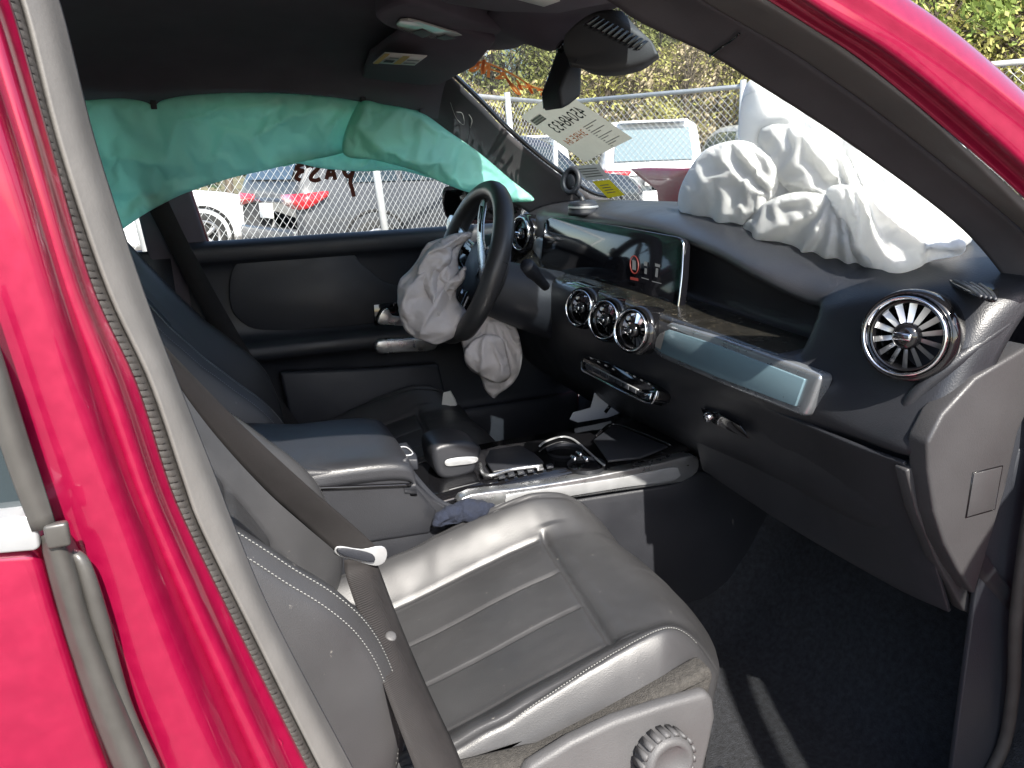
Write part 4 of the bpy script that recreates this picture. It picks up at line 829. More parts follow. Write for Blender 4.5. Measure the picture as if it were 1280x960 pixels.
# ================================================================ SEATS
def gau(x, w_): return math.exp(-(x / w_) ** 2)
YC = -.375
def xf(t): return (.582 - .118 * abs(t) ** 2.4) if t < 0 else (.584 - .035 * abs(t) ** 2.6)
def cush(s, t):
    """cushion top: s 0 rear .. 1 front, t -1 near (door) .. 1 far"""
    hw = .250; at = abs(t)
    x = -.02 + s * (xf(t) + .02); y = YC + t * hw; xs = .398 + .026 * t               # xs: the cross seam
    z = .560 + .085 * bez((x - .05) / .42)
    z += (.042 if t < 0 else .056) * bez((at - .55) / .30) * (1 - .45 * bez((x - .40) / .14))              # bolsters
    z -= .070 * (max(0, at - .86) / .14) ** 1.6                                       # roll over the side
    z -= .080 * max(0, (s - .84) / .16) ** 2.0                                        # roll over the front
    z -= .03 * max(0, (.08 - s) / .08) ** 2
    sm = 0
    if x < xs:
        e = bez((xs - x) / .02)
        for ty in (-.20, .20): sm += .0055 * gau(t - ty, .010) * e
        for ty in (-.60, .60): sm += .0040 * gau(t - ty, .012) * e
        for a, b in ((-.6, -.2), (-.2, .2), (.2, .6)):
            if a < t < b: z += .0030 * math.sin(math.pi * (t - a) / (b - a)) * e
    if at < .66: sm += .0065 * gau(x - xs, .0045) * bez((.66 - at) / .06)
    z += .0035 * gau(x - xs - .02, .02) * (1 if at < .66 else 0)
    nb = .84 + .03 * math.sin(x * 9)                                                  # welt along the bolster
    sm += .0045 * gau(at - nb, .012) - .002 * gau(at - nb - .03, .02)
    z -= sm
    z += .0012 * nz((x, y, .3), 12) + .0005 * nz((x, y, 4), 45) + .0016 * bez((at - .62) / .1) * gau(x - .16, .10) * math.sin(x * 80 + 4 * nz((x, y, 1), 8))
    return Vector((x, y, z)), (1 if (at < .6 and x < xs) else 0)
def wrap_cushion(ns=170, ntt=170):
    rows = []; mi = []
    for i in range(ns + 6):
        s = min(i / (ns - 1), 1); down = max(0, i - ns + 1); r = []
        for j in range(-5, ntt + 6):
            t = max(-1, min(1, -1 + 2 * j / (ntt - 1))); dj = -j if j < 0 else max(0, j - ntt + 1)
            p, m_ = cush(s, t)
            if down or dj:
                q = max(down, dj) / 5; p = p + Vector((-.05 * q * q * (1 if down else 0), -.02 * q * q * (1 if j > ntt / 2 else -1) * (1 if dj else 0), -.085 * q))
            r.append(p); mi.append(m_)
        rows.append(r)
    return rows, mi
def backpt(h, t):
    """backrest front: h along the back, t -1 near .. 1 far"""
    at = abs(t); hw = .262 - .05 * bez((h - .42) / .25); base = Vector((.055, YC, .585)); dr = Vector((-.47, 0, .88)).normalized(); fn = Vector((dr.z, 0, -dr.x))
    bul = (.040 + .052 * gau(h - .17, .15)) * bez((at - .46) / .34) + .012 * math.sin(h * 6)
    bul -= .11 * (max(0, at - .84) / .16) ** 1.7
    bul -= .05 * bez((h - .58) / .08) + .03 * max(0, (.06 - h) / .06) ** 2
    bul -= .006 * gau(at - .86, .016) + .007 * gau(at - .52, .02)
    if at < .5: bul -= .006 * sum(gau(h - q, .008) for q in (.16, .27, .38, .49))
    p = base + dr * h + fn * bul + Vector((0, t * hw, 0))
    return p + Vector((.0018 * nz(p, 18), 0, .0018 * nz(p, 18, 3)))
def wrap_back(ns=100, ntt=100):
    rows = []
    fn = Vector((.88, 0, .47))
    for i in range(-4, ns + 5):
        h = .66 * max(0, min(1, i / (ns - 1))); di = -i if i < 0 else max(0, i - ns + 1); r = []
        for j in range(-4, ntt + 5):
            t = max(-1, min(1, -1 + 2 * j / (ntt - 1))); dj = -j if j < 0 else max(0, j - ntt + 1); p = backpt(h, t)
            q = max(di, dj) / 4; p = p - fn * (.09 * q); r.append(p)
        rows.append(r)
    return rows
def build_seat(name, label):
    st = thing(name, label, 'car seat', (.25, YC, .31))
    rows, mi = wrap_cushion(); nc = len(rows[0])
    fmi = [mi[(i // (nc - 1)) * nc + i % (nc - 1)] for i in range((len(rows) - 1) * (nc - 1))]
    c = mesh('cushion', [p for r in rows for p in r], gridfaces(len(rows), nc), 'leather', st)
    # twin stitching along the bolster edge and across the front
    v = []; f = []
    def dash_(p, q, n, wd=.0006, lift=.0006):
        t = (q - p).normalized(); s = t.cross(n).normalized() * wd; i = len(v); p = p + n * lift; q = q + n * lift; m_ = (p + q) / 2 + n * .0008
        v.extend([p - s, p + s, m_ - s, m_ + s, q - s, q + s]); f.extend([(i, i + 1, i + 3, i + 2), (i + 2, i + 3, i + 5, i + 4)])
    for sg in (-1, 1):
        for k in range(118):
            s0 = .12 + .82 * k / 118; tt = .872 + .03 * math.sin((s0 * .56) * 9); a, _ = cush(s0, sg * tt); b, _ = cush(s0 + .0042, sg * tt); dash_(a, b, Vector((0, sg * .35, .94)))
    mesh('stitching', v, f, 'thread', c, kind='stuff')
    rows = wrap_back(); b = mesh('backrest', [p for r in rows for p in r], gridfaces(len(rows), len(rows[0])), 'leather', st)
    v = []; f = []
    for sg in (-1, 1):
        for k in range(120):
            for tt in (.885, .84):
                h0 = .02 + .5 * k / 120; a = backpt(h0, sg * tt); c2 = backpt(h0 + .0026, sg * tt); dash_(a, c2, Vector((.7, sg * .5, .5)).normalized(), .0006, .0007)
    mesh('stitching', v, f, 'thread', b, kind='stuff')
    dr = Vector((-.47, 0, .88)).normalized(); fn = Vector((dr.z, 0, -dr.x)); o = Vector((.055, YC, .585)) + dr * .78
    box('headrest', o + fn * -.02, (.045, .135, .095), 'leather', st, ax=(fn, (0, 1, 0), dr), bev=.04, seg=5)
    box('back_shell', Vector((.055, YC, .585)) + dr * .34 - fn * .085, (.035, .235, .34), 'plastic', st, ax=(fn, (0, 1, 0), dr), bev=.03, seg=4)
    for y in (-.06, .06): tube('headrest_post', [o + dr * -.2 + Vector((0, y, 0)) - fn * .05, o + dr * -.05 + Vector((0, y, 0)) - fn * .04], .006, 'chrome', st, n=8, k=1)
    # under frame
    bs = box('seat_base', (.22, YC, .49), (.26, .215, .055), 'carpet_tan', st, bev=.02)
    for y in (YC - .19, YC + .19): box('rail', (.25, y, .36), (.30, .025, .045), 'plastic', st, bev=.006)
    return st
seat = build_seat('seat_assembly', 'black leather passenger seat in sunlight with light stitching beside the door opening')
# valance on the door side with its round adjuster
va = [(640, 1000), (660, 962), (715, 928), (770, 902), (830, 882), (886, 866), (893, 876), (896, 897), (888, 935), (878, 975), (860, 1020)]
vl = prism('side_trim', [Q(a, b, y=-.655) for a, b in va], (0, .02, 0), 'plastic_grey', seat, bev=.008, seg=4)
kc_, ka = Q(826, 944, y=-.662), Vector((.05, -1, .12))
kn = lathe('adjuster_knob', [(.034, -.004), (.034, .016), (.030, .022), (.024, .024), (.022, .019), (0, .018)], kc_, ka, 'plastic_grey', vl, n=48)
a_, u_, s_ = frame(ka)
for k in range(18):
    th = k * 2 * math.pi / 18; d = u_ * math.cos(th) + s_ * math.sin(th); box('grip_rib', kc_ + d * .0345 + a_ * .008, (.0018, .0035, .011), 'plastic_grey', kn, ax=(d, a_.cross(d), a_), bev=0)
fb = [(560, 975), (681, 946), (760, 905), (820, 872), (888, 834), (893, 845), (886, 872), (820, 890), (700, 942), (600, 1000)]
prism('fabric_skirt', [Q(a, b, y=-.640) for a, b in fb], (0, .03, 0), 'carpet_tan', seat, bev=.006)
# driver's seat: the same seat, one place over
def copy_tree(o, parent=None):
    c = o.copy(); COL.objects.link(c); c.parent = parent
    for ch in o.children: copy_tree(ch, c)
    return c
ds_ = bpy.data.objects.new('seat_assembly', None); COL.objects.link(ds_); ds_.location = seat.location + Vector((-.02, .765, .0))
ds_['label'] = "black leather driver's seat in shade behind the steering wheel"; ds_['category'] = 'car seat'
for ch in seat.children:
    if ch.name.split('.')[0] in ('cushion', 'backrest', 'headrest', 'headrest_post', 'back_shell', 'seat_base', 'rail'): copy_tree(ch, ds_)

# ================================================================ SEAT BELTS
def belt(name, edges, label, parts=None, thick=.0016):
    pass
pb = thing('seat_belt', 'dark brown passenger seat belt with steel tongue lying on the seat', 'seat belt', (0, -.6, .7))
e0 = [Q(a, b, y=y) for a, b, y in [(150, 368, -.66), (196, 425, -.62), (290, 520, -.56), (380, 603, -.50), (440, 655, -.46), (476, 688, -.44)]]
e1 = [Q(a, b, y=y) for a, b, y in [(120, 330, -.67), (200, 448, -.63), (262, 535, -.57), (330, 610, -.51), (380, 655, -.47), (419, 688, -.45)]]
grid('shoulder_strap', [e0, [a.lerp(b, .5) + Vector((.003, -.002, .002)) for a, b in zip(e0, e1)], e1], 'webbing', pb, kr=4, kc=8, thick=.0015)
l0 = [Q(a, b, y=y) for a, b, y in [(470, 700, -.445), (478, 725, -.45), (503, 790, -.53), (535, 865, -.60), (572, 945, -.65), (585, 990, -.66)]]
l1 = [Q(a, b, y=y) for a, b, y in [(430, 700, -.45), (433, 722, -.46), (456, 790, -.54), (482, 865, -.615), (512, 945, -.665), (530, 990, -.675)]]
grid('lap_strap', [l0, [a.lerp(b, .5) + Vector((.004, -.004, .005)) for a, b in zip(l0, l1)], l1], 'webbing', pb, kr=4, kc=8, thick=.0015)
tg = prism('tongue', cr([Q(a, b, y=-.448) for a, b in [(416, 686), (422, 682), (450, 686), (474, 682), (481, 690), (478, 702), (466, 707), (440, 700), (420, 694)]], 3, True), (.002, -.006, .002), 'satin', pb, bev=.002)
prism('tongue_grip', cr([Q(a, b, y=-.456) for a, b in [(421, 685), (440, 686), (464, 692), (466, 702), (446, 699), (424, 692)]], 3, True), (.001, -.004, .001), 'plastic', tg, bev=.0015)
bc = Q(487, 799, y=-.545); lathe('stop_button', [(.0065, -.003), (.0065, .004), (.005, .0055), (0, .005)], bc + Vector((0, -.004, .004)), (.2, -.5, .85), 'plastic_grey', pb, n=18)
db = thing('seat_belt', "black driver's seat belt running down beside the dark pillar", 'seat belt', (.0, .66, .7))
e0 = [Q(a, b, y=y) for a, b, y in [(205, 240, .66), (240, 312, .655), (300, 420, .64), (345, 490, .62), (394, 556, .58)]]
e1 = [Q(a, b, y=y) for a, b, y in [(175, 240, .665), (212, 312, .66), (270, 420, .645), (310, 490, .625), (352, 556, .59)]]
grid('strap', [e0, e1], 'webbing', db, kr=2, kc=8, thick=.0015)

# ================================================================ CENTRE CONSOLE
con = thing('centre_console', 'black centre console with padded armrest, touch pad and silver grip rail', 'console', (.35, 0, .33))
box('tunnel_body', (.32, .0, .50), (.52, .105, .17), 'plastic', con, bev=.02)
side = [(225, 640), (310, 590), (400, 596), (512, 596), (540, 622), (572, 640), (700, 628), (840, 606), (876, 590), (960, 610), (1010, 640), (1000, 800), (790, 900), (640, 900), (500, 800), (300, 720)]
prism('side_panel', [Q(a, b, y=-.128) for a, b in side], (0, .03, 0), 'dashskin', con, bev=.006)
# armrest: storage box, padded lid, stitching line
bx_ = [(250, 588), (398, 588), (507, 586), (522, 610), (548, 640), (540, 668), (400, 690), (250, 690)]
prism('storage_box', [Q(a, b, y=-.132) for a, b in bx_], (0, .26, 0), 'dashskin', con, bev=.008, seg=4)
lid0 = [[Vector((x, y, z)) for x, z in ((-.16, .795), (0, .797), (.12, .795), (.19, .790), (.222, .778), (.226, .755))] for y in (-.136, -.128, -.09, 0, .09, .128, .136)]
for r, dz in zip(lid0, (-.034, -.008, 0, .002, 0, -.008, -.034)):
    for p in r: p.z += dz
ld = grid('armrest_lid', lid0, 'dashskin', con, kr=4, kc=5, thick=.02)
tube('lid_seam', [Vector((x, -.131, .786 + (z - .79))) for x, z in ((-.16, .785), (.1, .785), (.19, .78), (.218, .768))], .0013, 'ink_grey', ld, n=6)
tube('lid_gap', [Q(a, b, y=-.1345) for a, b in [(300, 612), (400, 610), (505, 606), (510, 606)]], .0035, 'gloss_black', ld, n=6, k=3)
fr_ = prism('lid_front', [Q(a, b, z=.775) for a, b in [(487, 556), (508, 552), (520, 566), (522, 574), (500, 574)]], (0, 0, -.02), 'plastic', con, bev=.003)
tube('release_button', [Q(a, b, z=.777) for a, b in [(498, 560), (508, 559), (516, 567), (506, 569)]], .0012, 'card_grey', fr_, n=6, k=3, closed=True)
grid('shoulder', [[Q(a, b, y=y) for a, b in [(508, 572), (520, 592), (548, 622), (575, 634)]] for y in (-.125, -.06, .06, .11)], 'plastic', con, kr=3, kc=5, thick=.01)
# gloss deck, rising towards the dash
dk = [[Vector((x, y, z)) for x, z in ((.25, .690), (.32, .697), (.45, .70), (.6, .70), (.72, .705), (.80, .72))] for y in (-.108, 0, .108)]
deck = grid('deck', dk, 'gloss_black', con, kr=3, kc=5, thick=.02)
# silver grip rail on the near side
rl = [(574, 628), (590, 618), (640, 612), (700, 603), (760, 592), (830, 578), (866, 569), (874, 576), (872, 590), (858, 600), (840, 605), (760, 616), (680, 628), (620, 634), (584, 640)]
gr_ = prism('grip_rail', cr([Q(a, b, y=-.136) for a, b in rl], 2, True), (0, .028, 0), 'silver', con, bev=.003, seg=3)
prism('rail_inlay', cr([Q(a, b, y=-.138) for a, b in [(632, 622), (640, 617), (700, 608), (780, 596), (838, 584), (848, 588), (844, 600), (780, 609), (700, 622), (640, 631), (632, 629)]], 2, True), (0, -.0015, 0), 'satin', gr_, bev=.0008)
tube('rail_far', [Q(605, 568, y=.11), Q(650, 556, y=.11), Q(700, 545, y=.11), Q(745, 536, y=.11)], .006, 'bluegrey', con, n=8)
# palm rest with its pale insert
pr_ = [[Q(a, b, y=y) for a, b in [(538, 566), (548, 557), (572, 553), (594, 556), (602, 566)]] for y in (.055,)]
prm = prism('palm_rest', cr([Q(a, b, y=-.03) for a, b in [(541, 566), (550, 556), (575, 552), (596, 556), (603, 564), (598, 578), (592, 592), (560, 600), (546, 592)]], 3, True), (0, .09, 0), 'dashskin', con, bev=.010, seg=4)
prism('palm_insert', cr([Q(a, b, y=-.032) for a, b in [(557, 575), (575, 571), (596, 571), (594, 578), (575, 581), (558, 582)]], 3, True), (0, -.003, 0), 'satin', prm, bev=.001)
# touch pad in its silver bracket, switches below
tp = prism('touch_pad', [Q(a, b, z=.708) for a, b in [(606, 574), (612, 562), (650, 556), (668, 566), (680, 577), (650, 583), (616, 589)]], (0, 0, -.006), 'dashskin', con, bev=.002)
tube('bracket', [Q(a, b, z=.710) for a, b in [(600, 580), (604, 592), (616, 594), (640, 587), (678, 582)]], .0035, 'silver', tp, n=8)
for k in range(6):
    a, b = 622 + k * 12, 595 - k * 2.6
    prism('button', [Q(a + dx, b + dy, z=.704) for dx, dy in ((0, 0), (8, -1.6), (10, 3), (2, 4.6))], (0, 0, .003), 'plastic' if k != 4 else 'silver', tp, bev=.0006)
    stroke('button_mark', [Q(a + 3, b + 2, z=.7078), Q(a + 7, b + 1, z=.7078)], .003, 'icon_grey', tp, (0, 0, 1))
# cup holder
cu = tube('cup_holder', [Q(a, b, z=.705) for a, b in [(674, 558), (682, 552), (700, 546), (714, 548), (728, 558), (748, 576), (756, 582)]], .0022, 'satin', con, n=8, flat=.6)
for px, py in ((706, 562), (733, 580)):
    c_ = Q(px, py, z=.705); lathe('cup_well', [(.036, .001), (.034, -.001), (.033, -.05), (0, -.05)], c_, (0, 0, 1), 'plastic', cu, n=28)
for a, b in ((715, 571), (730, 572), (722, 566)):
    tube('cup_clip', [Q(a, b, z=.71), Q(a, b, z=.722), Q(a + 5, b + 3, z=.722)], .004, 'chrome', cu, n=8, k=3)
# open tray in front, gloss rim
tube('tray_rim', [Q(a, b, z=.722) for a, b in [(745, 545), (765, 530), (800, 540), (838, 556)]], .0025, 'gloss_black', con, n=7)
prism('tray_mat', [Q(a, b, z=.716) for a, b in [(742, 552), (768, 532), (835, 560), (800, 574), (760, 578)]], (0, 0, .004), 'plastic', con, bev=.001)

# ================================================================ STEERING WHEEL
WO = Vector((.525, .37, 1.012)); wn = Vector((-.93, 0, .37)).normalized(); wu = Vector((.37, 0, .93)).normalized(); wy = Vector((0, 1, 0))
wheel = thing('steering_wheel', 'black leather three spoke steering wheel with silver spoke trim', 'steering wheel', WO)
def wp(r, th, h=0): return WO + wu * (r * math.sin(th)) + wy * (r * math.cos(th)) + wn * h
tube('rim', [wp(.172 - (.012 if math.sin(th) < -.8 else 0), th, .035) for th in [k * 2 * math.pi / 36 for k in range(36)]], [.0200 + .0025 * abs(math.cos(k * 2 * math.pi / 36)) for k in range(36)], 'leather', wheel, n=16, k=3, closed=True, flat=1.05)
for th in (.15, 2.99, -.95, -2.19):
    c = wp(.172 - (.006 if th < 0 else 0), th, .035); tg_ = (wu * math.cos(th) - wy * math.sin(th)).normalized()
    lathe('rim_joint', [(.0222, -.001), (.0228, 0), (.0222, .001)], c, tg_, 'gloss_black', wheel, n=18)
lathe('hub', [(.082, -.03), (.085, 0), (.075, .018), (.05, .026), (0, .03)], WO, wn, 'plastic', wheel, n=32)
for s in (1, -1):
    sp2 = grid('spoke', [[wp(.06, (0 if s > 0 else math.pi) + s * a_, .012), wp(.11, (0 if s > 0 else math.pi) + s * a_ * .8, .018), wp(.165, (0 if s > 0 else math.pi) + s * a_ * .62, .030)] for a_ in (.62, .3, 0, -.3)], 'gloss_black', wheel, kr=3, kc=4, thick=.02)
    tube('spoke_trim', [wp(.072, (0 if s > 0 else math.pi) + s * .62, .018), wp(.11, (0 if s > 0 else math.pi) + s * .50, .026), wp(.150, (0 if s > 0 else math.pi) + s * .40, .036), wp(.158, (0 if s > 0 else math.pi) + s * .15, .036), wp(.12, (0 if s > 0 else math.pi) - s * .05, .027), wp(.08, (0 if s > 0 else math.pi) - s * .2, .02)], .0048, 'silver', sp2, n=8)
    for k in range(3): box('button', wp(.105 + k * .016, (0 if s > 0 else math.pi) + s * .22, .027 + k * .003), (.006, .006, .003), 'plastic_grey', sp2, ax=(wy, wu, wn), bev=.001)
grid('spoke', [[wp(.06, -math.pi / 2 + a_ * 1.2, .010), wp(.11, -math.pi / 2 + a_ * .8, .018), wp(.162, -math.pi / 2 + a_ * .7, .032)] for a_ in (-.35, 0, .35)], 'gloss_black', wheel, kr=3, kc=4, thick=.016)

wpp = WO + wn * .034
def WQ(a, b): return QP(a, b, wpp, wn)
nt_ = prism('spoke_trim', cr([WQ(a, b) for a, b in [(604, 251), (609, 253), (606, 276), (606, 300), (610, 322), (607, 344), (602, 352), (601, 330), (599, 300), (600, 272)]], 2, True), wn * .006, 'silver', wheel, bev=.001)
prism('trim_recess', [WQ(a, b) + wn * .0062 for a, b in [(604, 258), (607, 259), (604.5, 280), (604, 292), (602, 290), (602, 275)]], wn * .001, 'gloss_black', nt_, bev=0)
ft_ = prism('spoke_trim', cr([WQ(a, b) for a, b in [(561, 279), (565, 270), (570, 273), (586, 297), (582, 301), (572, 299), (562, 292)]], 2, True), wn * .006, 'silver', wheel, bev=.001)
prism('trim_recess', [WQ(a, b) + wn * .0062 for a, b in [(564, 281), (567, 277), (579, 296), (566, 291)]], wn * .001, 'gloss_black', ft_, bev=0)

# ================================================================ AIRBAGS
def cloth_buckle(V, F, grow, frames=14, bend=.05, pin=None, stiff=12., mass=.15, grav=0., selfc=False):
    """let a sheet that is cut too large for its place buckle into real folds; returns the settled points"""
    me = bpy.data.meshes.new('t'); me.from_pydata([tuple(p) for p in V], [], F); t = bpy.data.objects.new('t', me); COL.objects.link(t)
    vg = t.vertex_groups.new(name='pin')
    for i in range(len(V)):
        q = pin(i) if pin else 0
        if q > 0: vg.add([i], q, 'REPLACE')
    m = t.modifiers.new('c', 'CLOTH'); s = m.settings; s.quality = 6; s.mass = mass; s.tension_stiffness = stiff; s.compression_stiffness = stiff; s.shear_stiffness = stiff * .5; s.bending_stiffness = bend
    s.tension_damping = 8; s.compression_damping = 8; s.shear_damping = 8; s.bending_damping = .5; s.air_damping = 3
    s.shrink_min = -grow; s.shrink_max = -grow; s.vertex_group_mass = 'pin'; s.pin_stiffness = 1.; s.effector_weights.gravity = grav
    m.collision_settings.use_collision = False; m.collision_settings.use_self_collision = selfc; m.collision_settings.self_distance_min = .002
    m.point_cache.frame_start = 1; m.point_cache.frame_end = frames + 2
    for fr in range(1, frames + 1): sc.frame_set(fr)
    dg = bpy.context.evaluated_depsgraph_get(); e = t.evaluated_get(dg).to_mesh(); out = [v.co.copy() for v in e.vertices]
    t.evaluated_get(dg).to_mesh_clear(); bpy.data.objects.remove(t); sc.frame_set(1); return out
def sheet(outline, spx, depth, bulge, grow, seed, bend=.01, frames=16, axis='y', pinb=1., npin=.0, stiff=12., pleat=None):
    """cloth panel: outline in pixels laid on the plane axis = depth(px, py), swollen towards the cabin, then buckled"""
    from mathutils.geometry import delaunay_2d_cdt
    rn = random.Random(seed); oc = [Vector((p.x, p.y)) for p in cr([Vector((a, b, 0)) for a, b in outline], 6, True)]
    per = resample([Vector((p.x, p.y, 0)) for p in oc + oc[:1]], max(24, int(sum((oc[i] - oc[i - 1]).length for i in range(len(oc))) / spx)))[:-1]
    ring = [Vector((p.x, p.y)) for p in per]; nb = len(ring)
    def inside(q):
        c = False
        for i in range(nb):
            a, b = ring[i], ring[i - 1]
            if (a.y > q.y) != (b.y > q.y) and q.x < (b.x - a.x) * (q.y - a.y) / (b.y - a.y) + a.x: c = not c
        return c
    def dist(q): return min((q - a).length for a in ring)
    pts = list(ring); x0, x1 = min(p.x for p in ring), max(p.x for p in ring); y0, y1 = min(p.y for p in ring), max(p.y for p in ring); j = 0; y = y0
    while y < y1:
        x = x0 + (spx / 2 if j % 2 else 0)
        while x < x1:
            q = Vector((x + rn.uniform(-.2, .2) * spx, y + rn.uniform(-.2, .2) * spx))
            if inside(q) and dist(q) > spx * .6: pts.append(q)
            x += spx
        y += spx * .87; j += 1
    r = delaunay_2d_cdt(pts, [(i, (i + 1) % nb) for i in range(nb)], [], 1, 1e-6); P2, F = r[0], [tuple(f) for f in r[2]]
    D = [dist(q) for q in P2]; mx = max(D); V = []
    for q, d in zip(P2, D):
        k = min(1, d / mx); p = Q(q.x, q.y, **{axis: depth(q.x, q.y)}); dirc = (CAM - p).normalized()
        pl = 0
        if pleat:
            th = math.atan2(q.y - pleat[1], q.x - pleat[0]); rr_ = (q - Vector(pleat[:2])).length / 60
            pl = pleat[3] * min(1, rr_) * min(1, k * 3) * (1 - abs(math.sin(th * pleat[2] / 2 + 1.8 * nz(p, 9, seed) + seed))) ** 1.0
        V.append(p + dirc * (pl + bulge * math.sqrt(max(0, 1 - (1 - k) ** 2)) + .004 * nz(p, 30, seed) * (k > 0)))
    pn_ = [pinb if d < spx * .3 else (1 if rn.random() < npin else 0) for d in D]
    V = cloth_buckle(V, F, grow, frames, bend, lambda i: pn_[i], stiff)
    return V, F
def cloth_mesh(name, VF, m, parent=None, top=None, thick=.0012):
    o = mesh(name, VF[0], VF[1], m, parent, top=top); sb = o.modifiers.new('sub', 'SUBSURF'); sb.levels = 1; sb.render_levels = 1
    return solid(o, thick, 0)
def blob(name, lobes, m, top, vox=.005, grow=.3, bend=.05, seed=1., keep=.05, parent=None, frames=14, jit=.003):
    """crumpled cloth bag: lobes fused into one skin, the skin then grown so that it buckles"""
    bm = bmesh.new()
    for c, r in lobes:
        mt = Matrix.Translation(Vector(c)) @ Matrix.Diagonal((*((r, r, r) if not isinstance(r, (tuple, list)) else r), 1))
        bmesh.ops.create_icosphere(bm, subdivisions=3, radius=1, matrix=mt)
    me = bpy.data.meshes.new('t'); bm.to_mesh(me); bm.free(); t = bpy.data.objects.new('t', me); COL.objects.link(t)
    rm = t.modifiers.new('r', 'REMESH'); rm.mode = 'VOXEL'; rm.voxel_size = vox
    s = t.modifiers.new('s', 'SMOOTH'); s.iterations = 10; s.factor = .6
    dg = bpy.context.evaluated_depsgraph_get(); dg.update(); e = t.evaluated_get(dg).to_mesh()
    V = [v.co.copy() for v in e.vertices]; N = [v.normal.copy() for v in e.vertices]; F = [tuple(p.vertices) for p in e.polygons]
    t.evaluated_get(dg).to_mesh_clear(); bpy.data.objects.remove(t)
    V = [p + n * (jit * crumple(p, 12, seed) + jit * nz(p, 30, seed)) for p, n in zip(V, N)]
    rn = random.Random(int(seed * 10)); pins = [1 if rn.random() < keep else 0 for _ in V]
    V = cloth_buckle(V, F, grow, frames, bend, lambda i: pins[i])
    o = mesh(name, V, F, m, parent, top=top); sb = o.modifiers.new('sub', 'SUBSURF'); sb.levels = 1; sb.render_levels = 1
    return o
pa_ = thing('passenger_airbag', 'big crumpled white airbag burst out onto the dashboard top', 'airbag', Vector((.86, -.3, 1.10)))
lob = []
for px, py, x, r in ((975, 158, .93, .040), (950, 128, .91, .022), (1010, 185, .93, .055), (1060, 222, .91, .065), (905, 240, .88, .045), (930, 205, .90, .040), (990, 262, .89, .065), (1080, 272, .88, .062), (1120, 275, .87, .050), (1150, 285, .87, .040), (1180, 298, .86, .024), (1000, 312, .84, .028), (1100, 318, .83, .026), (940, 295, .86, .03), (1000, 225, .93, .065)):
    lob.append((Q(px, py, x=x), (r * 1.05, r, r)))
blob('bag', lob, 'airbag', None, vox=.009, grow=.16, bend=.3, seed=2, keep=.01, frames=10, parent=pa_)
def pan(ol, x, bul, seed, pleat=None, grow=.05, spx=5): cloth_mesh('panel', sheet(ol, spx, lambda a, b: x, bul, grow, seed, bend=.5, axis='x', pleat=pleat), 'airbag', pa_)
pan([(937, 100), (975, 112), (1030, 142), (1090, 182), (1150, 228), (1205, 275), (1215, 300), (1180, 322), (1120, 310), (1060, 290), (1000, 260), (955, 225), (928, 185), (924, 150)], .90, .06, 41, (1120, 330, 16, .022), spx=7)
pan([(884, 186), (930, 176), (968, 200), (974, 240), (950, 275), (912, 294), (876, 291), (853, 272), (848, 246), (860, 215)], .85, .055, 43, (985, 250, 12, .020))
pan([(920, 298), (950, 258), (1000, 240), (1050, 255), (1082, 298), (1102, 340), (1050, 343), (985, 333), (942, 334), (919, 324)], .825, .05, 45, (1040, 245, 16, .020))
pan([(1035, 235), (1090, 238), (1135, 265), (1165, 296), (1202, 298), (1203, 317), (1162, 326), (1142, 341), (1110, 347), (1072, 328), (1042, 285)], .815, .05, 47, (1050, 215, 18, .020))
pan([(952, 158), (1010, 160), (1062, 200), (1086, 250), (1032, 266), (985, 250), (955, 212)], .865, .05, 49, (1060, 280, 14, .020))
da = thing('driver_airbag', 'limp greyish airbag hanging out of the steering wheel hub', 'airbag', Vector((.40, .32, .86)))
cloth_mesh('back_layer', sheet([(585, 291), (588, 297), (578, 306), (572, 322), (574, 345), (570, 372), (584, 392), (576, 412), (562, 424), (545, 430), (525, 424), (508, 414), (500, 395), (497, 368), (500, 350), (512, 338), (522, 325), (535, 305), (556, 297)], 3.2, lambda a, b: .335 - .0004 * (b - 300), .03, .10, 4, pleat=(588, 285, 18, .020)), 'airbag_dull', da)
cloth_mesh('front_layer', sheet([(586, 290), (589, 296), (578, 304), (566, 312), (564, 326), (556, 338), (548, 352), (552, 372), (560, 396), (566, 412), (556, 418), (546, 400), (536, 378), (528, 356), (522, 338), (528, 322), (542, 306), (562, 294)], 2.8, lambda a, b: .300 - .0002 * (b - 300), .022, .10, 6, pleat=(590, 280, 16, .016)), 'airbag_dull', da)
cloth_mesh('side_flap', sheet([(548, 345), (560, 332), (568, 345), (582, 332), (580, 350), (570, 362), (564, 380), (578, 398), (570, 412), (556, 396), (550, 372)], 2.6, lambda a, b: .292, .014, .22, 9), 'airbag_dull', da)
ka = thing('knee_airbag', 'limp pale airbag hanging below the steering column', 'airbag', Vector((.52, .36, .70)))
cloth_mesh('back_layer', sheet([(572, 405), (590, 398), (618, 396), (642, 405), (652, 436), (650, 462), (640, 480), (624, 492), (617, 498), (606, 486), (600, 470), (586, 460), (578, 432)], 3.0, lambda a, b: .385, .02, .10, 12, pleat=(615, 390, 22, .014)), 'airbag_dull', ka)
cloth_mesh('front_layer', sheet([(594, 424), (612, 418), (628, 424), (634, 446), (638, 468), (628, 478), (612, 476), (596, 466), (583, 456), (581, 438)], 2.8, lambda a, b: .345, .025, .10, 15, pleat=(612, 405, 14, .018)), 'airbag_dull', ka)

